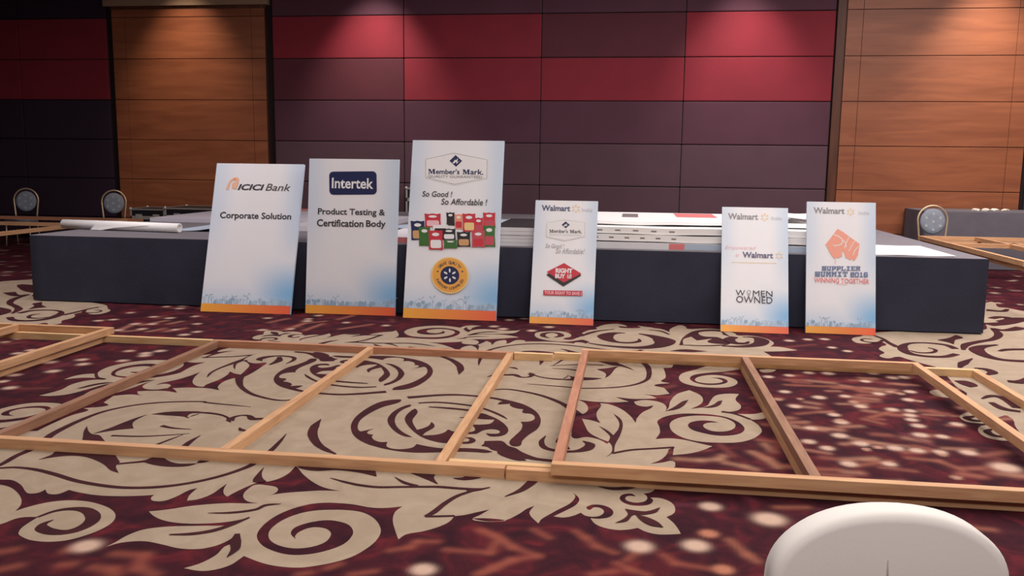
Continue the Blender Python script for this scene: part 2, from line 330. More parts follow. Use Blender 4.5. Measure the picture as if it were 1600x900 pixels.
# dark lines drawn inside the cream
stroke(2, ['P', (392, 636, .006), 'E', (400, 515, .018), (200, 495, .022), 'D', (1600, 440, .022), (1400, 440, .022), (1200, 450, .024), (1000, 475, .026), (800, 520, .03), (640, 580, .036), (500, 645, .042), (400, 700, .046), (280, 795, .044), 'A', (100, 152, .036), (0, 208, .03), (-120, 245, .03)])
stroke(2, ['A', (-120, 235, .02), (0, 227, .022), (100, 223, .024), (220, 236, .028), (340, 265, .03), (470, 305, .03), (600, 330, .03), (750, 348, .03), (900, 350, .03), (1050, 340, .03), (1200, 318, .028), (1350, 285, .028), (1480, 245, .03), (1580, 203, .034), 'B', (90, 120, .032), (150, 60, .022), (190, 13, .004)])
poly(2, ['D', (680, 630, 1), (655, 670), (642, 740), 'A', (470, 120), (360, 120), (320, 145), (240, 175, 1), (330, 160), (430, 150), (520, 155), (590, 175), (650, 205), (690, 240), (742, 258, 1), (725, 215), (750, 190, 1), (722, 148), (690, 105), 'D', (800, 725), (775, 702), (722, 694), (692, 670)])
poly(2, ['D', (722, 692, 1), (860, 645), (960, 605), (1060, 568), (1152, 540, 1), (1060, 585), (1035, 615), (1045, 648, 1), (900, 662)])
poly(2, ['D', (1180, 538, 1), (1300, 521), (1450, 515), (1600, 517), 'E', (150, 568), (250, 574), (340, 590), (400, 618, 1), (405, 655, 1), (372, 640), (368, 618), (320, 598), (220, 584), (110, 580), (75, 592), (62, 614, 1), 'D', (1560, 535), (1500, 548), (1470, 570, 1), (1430, 556), (1300, 546)])
stroke(2, ['E', (395, 640, .05), (425, 612, .03), (490, 597, .02), (545, 601, .03), (575, 624, .05), (640, 624, .04), (760, 622, .03), (855, 602, .006)])
stroke(2, ['E', (470, 692, .006), (490, 712, .035), (530, 718, .02)])
stroke(2, ['D', (870, 705, .022), (1100, 711, .018), (1300, 702, .014), (1480, 690, .005)])
stroke(2, ['D', (1200, 785, .02), (1330, 735, .014), (1430, 698, .005)])
stroke(2, ['D', (1435, 795, .04), (1490, 750, .03), (1568, 703, .004)])
stroke(2, ['D', (1262, 628, .03), (1350, 646, .022), (1495, 656, .005)])
stroke(2, ['A', (735, 202, .02), (800, 195, .022), (900, 185, .03), (960, 168, .03)])
poly(2, ['A', (890, 188, 1), (940, 165), (1000, 150, 1), (1030, 168), (1060, 186), (1120, 200), (1235, 198, 1), (1180, 214), (1080, 219), (980, 211)])
poly(2, ['A', (1230, 197, 1), (1250, 180), (1320, 178, 1), (1280, 192)])
# right-hand lower whorl
poly(2, ['f', (425, 373), (300, 385), (200, 423), (100, 490), (52, 548), (42, 600), (70, 660), (150, 712), (260, 747), (400, 775), (560, 788), (750, 785), (900, 781), (1000, 784), (1100, 790), (1150, 782, 1), (1080, 764), (950, 754), (850, 755), (750, 755), (640, 740), (555, 722, 1), (520, 750), (440, 762), (360, 757), (320, 738), (327, 705, 1), (270, 706), (220, 688), (205, 662), (218, 650, 1), (172, 640), (178, 620), (225, 600, 1), (150, 617), (112, 622), (95, 580), (120, 530), (190, 480), (290, 432), (400, 402), (432, 386)])
poly(2, ['f', (502, 413), (420, 440), (360, 480), (328, 530), (345, 580), (400, 632), (460, 660), (522, 668, 1), (450, 630), (397, 580), (385, 530), (410, 480), (460, 445), (508, 425)])
poly(2, ['f', (540, 446), (490, 480), (463, 525), (490, 580), (550, 637), (620, 677), (720, 706), (800, 714), (850, 700), (900, 665), (940, 645), (940, 600), (860, 625), (800, 608, 1), (770, 632), (700, 650), (600, 655, 1), (625, 630), (690, 592), (692, 568), (670, 549, 1), (650, 578), (610, 597), (558, 611, 1), (532, 570), (522, 535), (545, 500), (562, 475), (556, 454)])
poly(2, ['f', (985, 570, 1), (1060, 570), (1130, 562), (1166, 530, 1), (1080, 527), (1008, 520, 1), (1050, 482), (1120, 498), (1200, 535), (1255, 580), (1272, 615), (1250, 645), (1200, 660), (1130, 660), (1095, 637, 1), (1150, 642), (1195, 638), (1205, 620), (1160, 605), (1090, 610), (1040, 632), (1020, 642, 1), (940, 640), (1005, 620), (1008, 592)])
stroke(2, ['f', (895, 712, .03), (960, 710, .035), (992, 695, .035), (972, 675, .025), (930, 672, .006)])
poly(2, ['f', (1085, 699, 1), (1150, 697), (1222, 699), (1270, 735), (1330, 755), (1370, 780), (1420, 803), (1500, 830), (1600, 842), (1640, 850), (1640, 862), (1480, 848), (1400, 837), (1416, 852, 1), (1340, 850), (1250, 825), (1190, 796), (1185, 777, 1), (1140, 765), (1110, 745), (1058, 735, 1), (1080, 720)])
stroke(2, ['f', (485, 358, .05), (560, 352, .045), (700, 341, .04), (850, 336, .034), (1000, 345, .03), (1150, 362, .03), (1260, 385, .04), (1330, 405, .05)])
poly(2, ['f', (1185, 411, 1), (1225, 388), (1330, 394), (1430, 430), (1500, 480), (1525, 540), (1500, 602), (1430, 650), (1380, 697), (1360, 736), (1300, 735), (1281, 702), (1320, 660), (1370, 612), (1382, 570), (1368, 548, 1), (1430, 546), (1470, 532), (1478, 508), (1450, 485), (1385, 476), (1390, 449, 1), (1330, 440), (1288, 422), (1285, 405, 1), (1240, 409)])
stroke(2, ['f', (570, 401, .02), (700, 395, .026), (850, 405, .026), (1000, 425, .024), (1070, 442, .022), (1150, 470, .022), (1220, 502, .022), (1262, 526, .006)])
stroke(2, ['f', (650, 431, .014), (800, 441, .03), (950, 456, .03), (1010, 470, .01)])
stroke(2, ['f', (890, 514, .006), (970, 515, .02), (1010, 512, .008)])
stroke(2, ['H', (560, 336, .012), (640, 332, .02), (740, 345, .025), (850, 370, .03), (960, 412, .035), (1030, 455, .05), (1060, 480, .06)])
stroke(2, ['H', (872, 606, .006), (848, 640, .03), (868, 675, .036), (945, 694, .03), (1040, 697, .03), (1110, 682, .06), (1132, 656, .055), (1090, 636, .008)])
stroke(2, ['H', (985, 595, .02), (962, 640, .06), (1000, 685, .03)])
stroke(2, ['E', (1108, 628, .004), (1062, 680, .05), (1042, 745, .055), (1080, 820, .045), (1150, 868, .035), (1225, 900, .01)])
# leaf veins
poly(2, ['G', (438, 430, 1), (490, 470), (502, 520), (480, 590), (450, 645), (442, 698, 1), (385, 735, 1), (424, 700), (428, 655), (404, 622, 1), (415, 590), (390, 560), (335, 515, 1), (400, 550), (437, 581, 1), (470, 540), (478, 490)])
stroke(2, ['G', (430, 706, .02), (560, 683, .02), (700, 674, .02), (860, 664, .02)])
poly(2, ['G', (795, 413, 1), (870, 402), (925, 376), (958, 335, 1), (915, 347), (870, 377), (825, 402)])
poly(2, ['G', (1045, 388, 1), (1120, 388), (1175, 371), (1195, 339, 1), (1165, 345), (1135, 366), (1090, 382)])
stroke(2, ['G', (1190, 416, .03), (1280, 431, .022), (1390, 470, .02)])
stroke(2, ['B', (465, 290, .004), (560, 316, .018), (650, 335, .022), (760, 347, .022), (900, 346, .02), (1050, 345, .02), (1150, 346, .024), (1250, 354, .024), (1380, 360, .022), (1460, 352, .004)])
stroke(2, ['B', (868, 285, .004), (930, 320, .022), (1010, 341, .022)])
stroke(2, ['B', (1060, 531, .02), (1110, 505, .03), (1180, 450, .026), (1260, 402, .022), (1360, 368, .018)])
stroke(2, ['B', (1058, 531, .016), (1130, 530, .016), (1242, 527, .014)])
poly(2, ['B', (250, 203, 1), (500, 212), (742, 228, 1), (755, 281, 1), (640, 255), (500, 240), (400, 245), (330, 241), (270, 226)])
poly(2, ['B', (860, 232, 1), (1000, 240), (1150, 245, 1), (1112, 285), (1140, 331, 1), (1060, 296), (960, 258)])
poly(2, ['B', (1228, 291, 1), (1295, 286), (1322, 258, 1), (1440, 266, 1), (1400, 290), (1320, 303), (1260, 299)])
poly(2, ['B', (52, 221, 1), (36, 262), (45, 296), (68, 313, 1), (20, 318), (-20, 312), (12, 262)])
stroke(2, ['A', (1298, 510, .004), (1450, 507, .018), (1600, 487, .018), 'B', (60, 461, .02), (158, 452, .004)])
stroke(2, ['A', (1058, 645, .008), (1200, 640, .024), (1330, 620, .026), (1440, 585, .024), (1560, 537, .01)])
stroke(2, ['A', (1484, 640, .02), (1472, 690, .045), (1470, 735, .035), (1420, 786, .004)])
stroke(2, ['C', (195, 347, .004), (290, 310, .03), (350, 268, .045), (395, 225, .05)])
stroke(2, ['C', (-40, 312, .03), (40, 302, .02), (105, 288, .004)])
stroke(2, ['C', (780, 284, .004), (860, 297, .03), (950, 294, .035), (1050, 272, .03)])
poly(2, ['C', (945, 424, 1), (1000, 433), (1080, 440), (1168, 414, 1), (1140, 446), (1060, 461), (1000, 461), (960, 500), (882, 513, 1), (940, 485), (965, 455)])
poly(2, ['C', (1010, 459, 1), (1080, 475), (1150, 506), (1188, 541, 1), (1110, 530), (1050, 500)])

# neighbouring medallions: traced on the right, mirrored to the left
def mirror_poly(layer, seq):
    c = [(p[0], p[1]) for p in catmull(gpts(seq))]; SHAPES.append((layer, c))
    SHAPES.append((layer, [(-3.12-p[0], p[1]) for p in c]))
def mirror_stroke(layer, seq):
    stroke(layer, seq, sym=False, ws=.62); k, (s, L, Rr) = SHAPES[-1]
    SHAPES.append((layer, ('strip', [(-3.12-p[0], p[1]) for p in L], [(-3.12-p[0], p[1]) for p in Rr])))
mirror_poly(1, ['R', (150, 312), (400, 300), (740, 300), (752, 250, 1), (760, 150, 1), (800, 145), (830, 172), (880, 178), (969, 195), (1200, 230), (1300, 500), (1200, 900), (1000, 880), (930, 830), (880, 760), (800, 770), (690, 726, 1), (620, 697), (580, 668), (500, 655), (458, 632), (490, 620), (560, 625), (660, 650), (600, 600), (560, 555), (500, 500), (420, 478), (330, 452), (290, 441), (230, 450), (187, 436), (215, 420), (185, 401), (200, 385), (225, 378), (190, 362), (120, 370), (62, 365), (40, 342), (90, 330)])
mirror_poly(1, ['R', (620, 765), (660, 746), (740, 750), (800, 790), (790, 802), (700, 800), (650, 790)])
mirror_poly(1, ['R', (720, 835), (760, 812), (840, 830), (930, 885), (850, 895), (760, 875)])
mirror_stroke(2, ['R', (160, 328, .05), (205, 345, .05), (240, 368, .07), (285, 390, .09)])
mirror_stroke(2, ['R', (205, 352, .05), (180, 365, .06), (120, 362, .04), (90, 352, .04), (110, 345, .03), (150, 348, .02)])
mirror_stroke(2, ['R', (600, 400, .1), (540, 378, .1), (420, 367, .06), (340, 372, .07), (312, 395, .14), (350, 425, .12), (440, 440, .1), (540, 442, .1), (605, 428, .1)])
mirror_stroke(2, ['R', (350, 408, .02), (400, 420, .05), (470, 420, .06), (490, 405, .05), (450, 393, .02)])
mirror_stroke(2, ['R', (640, 405, .05), (655, 378, .12), (720, 362, .1), (800, 348, .1), (832, 322, .12), (800, 288, .08)])
mirror_stroke(2, ['R', (825, 378, .05), (740, 388, .14), (712, 405, .2), (770, 440, .16), (860, 460, .12), (1000, 468, .12)])
mirror_stroke(2, ['R', (835, 412, .05), (880, 404, .1), (1000, 402, .1)])
mirror_stroke(2, ['R', (620, 502, .04), (640, 478, .12), (690, 452, .02)])
mirror_poly(2, ['R', (500, 352, 1), (560, 342), (600, 325, 1), (640, 340), (600, 350), (590, 375, 1), (550, 362)])
mirror_stroke(2, ['R', (700, 505, .05), (760, 510, .1), (800, 528, .12), (770, 540, .05)])
mirror_stroke(2, ['R', (880, 575, .1), (950, 580, .15), (1000, 560, .1)])
mirror_stroke(2, ['R', (740, 670, .02), (800, 655, .08), (860, 668, .1), (930, 720, .08)])
mirror_stroke(2, ['R', (790, 690, .06), (860, 725, .1), (950, 740, .06)])
mirror_poly(2, ['R', (590, 572, 1), (660, 575), (720, 600), (680, 608, 1), (630, 592)])
mirror_stroke(2, ['R', (700, 765, .03), (660, 775, .08), (700, 788, .06), (770, 790, .03)])
mirror_stroke(2, ['R', (790, 835, .03), (770, 850, .07), (820, 872, .06), (900, 875, .03)])
mirror_stroke(2, ['R', (765, 190, .2), (850, 196, .12), (880, 185, .06)])
mirror_stroke(2, ['R', (770, 268, .25), (860, 262, .2), (940, 240, .3), (1000, 235, .1)])
mirror_stroke(2, ['R', (790, 235, .12), (850, 228, .14), (900, 240, .2), (830, 252, .1)])
mirror_stroke(2, ['R', (800, 290, .1), (860, 300, .12), (960, 285, .2)])
mirror_stroke(2, ['R', (1010, 330, .05), (1060, 350, .12), (1120, 340, .08)])
mirror_stroke(2, ['R', (1000, 500, .04), (1050, 540, .1), (1140, 560, .08), (1200, 530, .03)])
mirror_stroke(2, ['R', (1000, 640, .03), (1060, 690, .08), (1130, 720, .08), (1180, 700, .03)])
mirror_stroke(2, ['R', (1040, 430, .04), (1110, 450, .12), (1190, 440, .1), (1220, 415, .04)])

# field dots and streaks
DOTS = []
def dots(fr, lst, rx=.037, col=(.52, .36, .28)):
    ox, oy, s = FR[fr]
    for x, y in lst:
        p = at(ox+x/s, oy+y/s); DOTS.append((p.x, p.y, rx*random.uniform(.85, 1.1), col))
dots('Q', [(605, 283), (185, 283), (300, 302), (388, 298), (440, 332), (220, 332), (350, 360), (375, 385), (273, 405), (545, 343), (605, 347), (610, 377), (632, 397), (640, 428), (712, 433), (327, 472), (440, 457), (555, 472), (628, 480), (762, 392), (800, 487), (705, 485), (370, 430), (265, 450), (130, 233), (200, 228), (265, 220), (330, 222), (455, 248), (585, 235), (200, 112), (262, 108), (318, 107), (343, 135), (395, 147), (535, 525), (400, 525), (600, 310), (500, 290), (480, 220), (545, 236), (605, 362)])
dots('Q', [(925, 537), (133, 710)], .06)
dots('L', [(1020, 343), (1200, 375), (885, 397), (1060, 430), (1325, 385), (1300, 295), (1405, 310), (1525, 372), (1540, 492), (920, 480), (1540, 430), (770, 405), (1370, 475), (690, 577), (140, 545), (30, 572), (1440, 515), (50, 36), (60, 50), (1110, 470), (1190, 432)])
dots('D', [(640, 110), (650, 145), (415, 200), (110, 230), (80, 330), (1010, 42), (1140, 60), (1250, 42), (390, 130), (500, 50), (270, 110), (960, 118), (1130, 78), (20, 280), (140, 60), (240, 35)])
dots('S', [(90, 35), (410, 42), (400, 58), (705, 70), (1015, 93), (490, 15), (50, 128), (270, 120)])
dots('T', [(380, 50), (555, 133), (330, 120), (260, 100), (690, 105)])
dots('A', [(540, 712)], .055); dots('B', [(1045, 860)], .045); dots('C', [(1480, 405), (1390, 650), (1035, 655)], .045)
dots('C', [(1470, 575), (1560, 800)], .04, (.40, .16, .1))
STREAK = []
def streaks(fr, lst, w=.016, col=(.24, .065, .045)):
    ox, oy, s = FR[fr]
    for seg in lst:
        g = [at(ox+x/s, oy+y/s) for x, y in seg]
        for a, b in zip(g[:-1], g[1:]): STREAK.append((a.x, a.y, b.x, b.y, w, col))
streaks('B', [[(840, 740), (960, 720), (1010, 685), (1130, 685)], [(1190, 735), (1460, 755), (1500, 690)], [(1400, 610), (1500, 650), (1600, 720)], [(1380, 890), (1480, 850), (1600, 800)], [(270, 890), (330, 880)], [(450, 850), (520, 825)], [(600, 890), (740, 870)]])
streaks('C', [[(60, 560), (170, 610), (250, 660), (400, 715), (240, 740), (60, 820)], [(640, 560), (700, 600), (770, 655), (880, 695)], [(380, 550), (470, 600)], [(1190, 710), (1260, 760), (1480, 795)], [(900, 760), (980, 800), (1080, 830)], [(960, 740), (1020, 690)], [(740, 830), (880, 810)]], .016)
streaks('A', [[(720, 760), (900, 770), (860, 850)], [(590, 845), (700, 860), (720, 890)], [(0, 750), (90, 735)], [(0, 860), (110, 835)], [(390, 830), (450, 825)], [(880, 850), (960, 890)], [(420, 740), (480, 715)]], .022)
streaks('G', [[(880, 742), (1040, 752), (1170, 745), (1200, 720)], [(1220, 770), (1350, 795), (1420, 815)], [(1400, 695), (1500, 740), (1580, 800)], [(1490, 640), (1550, 690)]], .02, (.34, .17, .11))
streaks('Q', [[(160, 530), (260, 540), (370, 545)], [(430, 530), (540, 515)], [(90, 490), (150, 520)], [(450, 375), (510, 390)], [(470, 370), (540, 350)], [(0, 780), (60, 830), (90, 850)], [(160, 670), (260, 670)], [(820, 740), (880, 745)], [(800, 780), (880, 830)], [(190, 260), (320, 265)], [(600, 505), (700, 515), (780, 545)], [(350, 270), (480, 275)]], .018, (.28, .10, .065))
streaks('L', [[(1160, 490), (1280, 468)], [(1300, 490), (1440, 465)], [(930, 480), (1050, 430)], [(1100, 440), (1300, 405)], [(1320, 430), (1420, 410)], [(960, 490), (1090, 480)]], .02, (.40, .18, .12))
streaks('S', [[(300, 105), (380, 75), (540, 60)], [(640, 45), (760, 15)], [(230, 128), (330, 90)], [(380, 130), (520, 80)], [(660, 120), (900, 85)], [(100, 70), (240, 40)]], .02, (.36, .13, .09))
rn = random.Random(3)
for k in range(1500):                                   # the rest of the field, away from the traced part
    x, y = rn.uniform(XL, XR), rn.uniform(YB, WY)
    if -5.2 < x < 3.2 and 2.2 < y < 8.3: continue
    DOTS.append((x, y, rn.uniform(.03, .05), (.46, .32, .25)))
for k in range(2200):
    x, y = rn.uniform(XL, XR), rn.uniform(YB, WY); a = rn.uniform(0, 3.14); l = rn.uniform(.06, .16)
    inside = -5.2 < x < 3.2 and 2.2 < y < 8.3
    if inside and (rn.random() < .3 or y < 3.6): continue
    STREAK.append((x-l*math.cos(a), y-l*math.sin(a), x+l*math.cos(a), y+l*math.sin(a), rn.uniform(.012, .024), (.17, .045, .04) if rn.random() < .6 else (.12, .028, .045)))
for k in range(110):                                    # mottling of the field inside the right-hand frames and beside the stage
    x, y = rn.uniform(.75, 2.6), rn.uniform(3.9, 6.4); a = rn.uniform(-.5, .5); l = rn.uniform(.02, .09)
    STREAK.insert(0, (x-l*math.cos(a), y-l*math.sin(a), x+l*math.cos(a), y+l*math.sin(a), rn.uniform(.014, .026), (.26, .09, .065) if rn.random() < .6 else (.34, .17, .115)))
for k in range(26):
    DOTS.append((rn.uniform(.9, 2.5), rn.uniform(4.0, 6.3), rn.uniform(.018, .03), (.40, .22, .16)))
def axis(*segs):
    v = []
    for a, b, s in segs: v += list(np.arange(a, b-1e-6, s))
    return np.array(v+[segs[-1][1]])
gx = axis((XL, -5.6, .08), (-5.6, -3, .03), (-3, 2.4, .016), (2.4, 4.4, .03), (4.4, XR, .08)); gy = axis((YB, 1.9, .12), (1.9, 4.0, .016), (4.0, 8.4, .025), (8.4, WY+.05, .08))
GX, GY = np.meshgrid(gx, gy)
colr = np.zeros(GX.shape+(3,)); wt = np.zeros(GX.shape)
def splat(x0, x1, y0, y1, fn, col):
    i0, i1 = np.searchsorted(gx, (x0, x1)); j0, j1 = np.searchsorted(gy, (y0, y1))
    if i1 <= i0 or j1 <= j0: return
    w = fn(GX[j0:j1, i0:i1], GY[j0:j1, i0:i1])
    colr[j0:j1, i0:i1] = colr[j0:j1, i0:i1]*(1-w[..., None]) + np.array(col)*w[..., None]
    wt[j0:j1, i0:i1] = 1-(1-wt[j0:j1, i0:i1])*(1-w)
for x0, y0, x1, y1, w_, c_ in STREAK:
    def fn(X, Y):
        dx, dy = x1-x0, y1-y0; L2 = dx*dx+dy*dy+1e-9
        t = np.clip(((X-x0)*dx+(Y-y0)*dy)/L2, 0, 1)
        d2 = (X-x0-t*dx)**2+(Y-y0-t*dy)**2
        return .68*np.exp(-d2/(2*w_*w_))
    m3 = 3*w_
    splat(min(x0, x1)-m3, max(x0, x1)+m3, min(y0, y1)-m3, max(y0, y1)+m3, fn, c_)
for x0, y0, r_, c_ in DOTS:
    fn = lambda X, Y: np.clip(1.25*np.exp(-(((X-x0)**2+(Y-y0)**2)/(r_*r_))**1.6*.8), 0, 1)
    splat(x0-2.2*r_, x0+2.2*r_, y0-2.2*r_, y0+2.2*r_, fn, c_)
nx, ny = len(gx), len(gy)
verts = np.stack([GX.ravel(), GY.ravel(), np.zeros(nx*ny)], 1)
idx = np.arange(nx*ny).reshape(ny, nx)
quads = np.stack([idx[:-1, :-1], idx[:-1, 1:], idx[1:, 1:], idx[1:, :-1]], -1).reshape(-1, 4)
extra_v, extra_f, extra_m = [], [], []
base = len(verts); shape_no = {1: 0, 2: 0, 3: 0, 4: 0}
for layer, s in SHAPES:
    shape_no[layer] += 1
    z = {1: .0006, 2: .0018, 3: .0052, 4: .0062}[layer]+shape_no[layer]*2e-5; mi = 1 if layer in (1, 3) else 2
    if s[0] == 'strip':
        L, Rr = s[1], s[2]; b0 = base+len(extra_v)
        for a, b in zip(L, Rr): extra_v += [(a[0], a[1], z), (b[0], b[1], z)]
        qs = []
        for i in range(len(L)-1):
            p = [L[i], Rr[i], Rr[i+1], L[i+1]]
            ar = sum(p[k][0]*p[(k+1) % 4][1]-p[(k+1) % 4][0]*p[k][1] for k in range(4))
            qs.append((ar, (b0+2*i, b0+2*i+1, b0+2*i+3, b0+2*i+2)))
        sg = 1 if sum(a for a, q in qs) > 0 else -1
        for a, q in qs:
            if a*sg > 0: extra_f.append(q if sg > 0 else q[::-1]); extra_m.append(mi)
    else:
        b0 = base+len(extra_v); extra_v += [(p[0], p[1], z) for p in s]
        for t in tessellate_polygon([[Vector((p[0], p[1], 0)) for p in s]]):
            a, b, c = (Vector(s[i]) for i in t)
            t = t if (b-a).cross(c-a) > 0 else t[::-1]
            extra_f.append(tuple(b0+i for i in t)); extra_m.append(mi)
me = bpy.data.meshes.new('floor')
me.from_pydata(verts.tolist()+extra_v, [], quads.tolist()+extra_f)
att = me.color_attributes.new('field', 'FLOAT_COLOR', 'POINT')
buf = np.zeros((len(me.vertices), 4)); buf[:base, :3] = colr.reshape(-1, 3)/np.maximum(wt.reshape(-1, 1), 1e-4); buf[:base, 3] = wt.ravel()
att.data.foreach_set('color', buf.ravel().astype(np.float32))
me.polygons.foreach_set('material_index', np.array([0]*len(quads)+extra_m, dtype=np.int32))
def carpet_mat(name, dark):
    m = bpy.data.materials.new(name); m.use_nodes = True; t = NT(m); b = t.b
    co = t.n('ShaderNodeTexCoord')
    nz = t.n('ShaderNodeTexNoise'); nz.inputs['Scale'].default_value = 5; nz.inputs['Detail'].default_value = 4; nz.inputs['Distortion'].default_value = 1.2
    t.l(co.outputs['Object'], nz.inputs['Vector'])
    cr = t.n('ShaderNodeValToRGB'); e = cr.color_ramp.elements
    if dark == 'field':
        e[0].position = .36; e[0].color = lin(50, 22, 32); e[1].position = .74; e[1].color = lin(100, 34, 41)
        x = e.new(.52); x.color = lin(66, 26, 35)
    elif dark == 'line':
        e[0].position = .4; e[0].color = lin(58, 30, 35); e[1].position = .75; e[1].color = lin(76, 35, 40)
    else:
        e[0].position = .35; e[0].color = lin(156, 139, 120); e[1].position = .7; e[1].color = lin(168, 151, 132)
    t.l(nz.outputs[0], cr.inputs[0]); out = cr.outputs[0]
    if dark == 'field':
        a = t.n('ShaderNodeVertexColor', layer_name='field')
        mx = t.n('ShaderNodeMix', data_type='RGBA'); t.l(a.outputs['Alpha'], mx.inputs[0]); t.l(out, mx.inputs[6]); t.l(a.outputs['Color'], mx.inputs[7]); out = mx.outputs[2]
    t.l(out, b.inputs['Base Color']); b.inputs['Roughness'].default_value = .95; b.inputs['Specular IOR Level'].default_value = .1
    n2 = t.n('ShaderNodeTexNoise'); n2.inputs['Scale'].default_value = 220; t.l(co.outputs['Object'], n2.inputs['Vector'])
    bp = t.n('ShaderNodeBump'); bp.inputs['Strength'].default_value = .35; bp.inputs['Distance'].default_value = .006
    t.l(n2.outputs[0], bp.inputs['Height']); t.l(bp.outputs[0], b.inputs['Normal'])
    return m
for m in (carpet_mat('carpet_field', 'field'), carpet_mat('carpet_cream', 'cream'), carpet_mat('carpet_line', 'line')): me.materials.append(m)
floor = bpy.data.objects.new('floor', me); COL.objects.link(floor); struct(floor)

# ------------------------------------------------------------------ stage
SX0, SX1, SY0, SY1, SH = -6.255, 3.237, 8.325, 13.9, .70
st = empty('stage', ((SX0+SX1)/2, (SY0+SY1)/2, 0), 'low stage platform with grey top and black cloth skirt round its sides', 'stage')
hx, hy = (SX1-SX0)/2, (SY1-SY0)/2
bm = bmesh.new(); bx(bm, -hx, hx, -hy, hy, SH-.035, SH, 0, bevel=.006); mesh_obj('deck', bm, m_deck, st)
bm = bmesh.new()
pth = []
def edge(x0, y0, x1, y1, nx_, ny_):
    L = math.hypot(x1-x0, y1-y0); k = int(L/.12)
    for i in range(k):
        t = i/k; w = .006*math.sin(i*1.7)+.004*math.sin(i*.61+1)
        pth.append((x0+(x1-x0)*t, y0+(y1-y0)*t, nx_, ny_, w))
edge(-hx, -hy, hx, -hy, 0, -1); edge(hx, -hy, hx, hy, 1, 0); edge(hx, hy, -hx, hy, 0, 1); edge(-hx, hy, -hx, -hy, -1, 0)
rows = []
for zz, k in ((SH-.004, .1), (SH-.03, .2), (.35, .6), (.012, 1.0)):
    rows.append([bm.verts.new((x+n1*(.006+w*k), y+n2*(.006+w*k), zz)) for x, y, n1, n2, w in pth])
for a, b in zip(rows[:-1], rows[1:]):
    for i in range(len(pth)): bm.faces.new((a[i], b[i], b[(i+1) % len(pth)], a[(i+1) % len(pth)])).smooth = True
bmesh.ops.recalc_face_normals(bm, faces=bm.faces[:])
mesh_obj('skirt', bm, m_skirt, st)

# ------------------------------------------------------------------ wooden frames
BT = .055
def batten(name, parent, x0, x1, y0, y1, z, m):
    bm = bmesh.new(); bx(bm, x0, x1, y0, y1, z, z+BT, 0, bevel=.003); return mesh_obj(name, bm, m, parent)
def frame(label, x0, x1, y0, y1, z, crosses, rails=(m_batten, m_batten), mats=None, bw=.05, name='timber_frame', rot=0, back_cut=0):
    """rails run along X at y0 and y1; crosses: x centres of the members between them"""
    t = empty(name, (x0, y0, z), label, 'frame', rot=(0, 0, rot))
    w, d = x1-x0, y1-y0
    batten('rail', t, 0, w, 0, bw, 0, rails[0]); batten('rail', t, 0, w-back_cut, d-bw, d, 0, rails[1])
    for i, c in enumerate(crosses):
        m = (mats[i] if mats else m_batten_y); batten('cross_member', t, c-x0-bw/2, c-x0+bw/2, bw+.001, d-bw-.001, 0, m)
    return t
FA = frame('long pine frame flat on the carpet left of the double-stacked pair', -3.325, -.56, 3.945, 6.54, 0, (-3.29, -2.0, -.885), (m_batten, m_batten_redx), (m_batten_dk, m_batten_y, m_batten_y), back_cut=.30)
fb = frame('lower pine frame lying beneath the raised one at right, sticking out past both its ends', -.55, 2.56, 3.935, 6.60, 0, (.875, 2.53), (m_batten, m_batten_pale), (m_batten_y, m_batten_y))
lb = empty('rail_piece', (-.845, 3.999, 0), 'short pale splice batten inside the front rails where the two floor frames meet', 'batten')  # splice of the lower right frame, kept as a separate object
batten('batten', lb, 0, 1.1, 0, .045, 0, m_batten_pale)
lb2 = empty('rail_piece', (-.855, 6.49, 0), 'short pale end of the rear rail of the lower frame at right', 'batten')  # pale end of the same frame's rear rail, split off as its own object
batten('batten', lb2, 0, .3, 0, .05, 0, m_batten_pale)
fc = frame('upper pine frame stacked on top of another at right, with a reddish left end', -.33, 2.105, 3.89, 6.495, BT, (-.305, .875, 2.08), (m_batten, m_batten), (m_batten_red, m_batten_dk, m_batten_y))
fe = frame('pine frame at far left lying underneath another frame', -5.8, -3.335, 3.95, 6.545, 0, (-5.77, -4.3), (m_batten, m_batten_pale))
fd = frame('pine frame lying on top at the far left edge of the floor', -6.7, -4.245, 4.0, 6.60, BT, (-6.67, -5.1, -4.27))
# frames resting on chairs
SEAT = .47
fl = frame('wooden frame resting across the seats of the two left chairs behind the stage', -11.6, -8.02, 9.9, 13.45, SEAT, (-11.57, -8.3), (m_batten, m_batten_redx))
batten('rail', fl, .05, 3.2, 2.28, 2.33, 0, m_batten)
fr1 = frame('lower wooden frame on the chair seat right of the stage', 4.02, 6.4, 9.25, 12.62, SEAT, (4.06, 5.2, 6.37))
fr2 = frame('upper wooden frame stacked on another on the chair seat right of the stage', 3.99, 5.9, 9.4, 12.72, SEAT+BT, (4.02, 4.75, 5.87))
batten('rail', fr2, .05, 1.85, 2.15, 2.2, 0, m_batten)

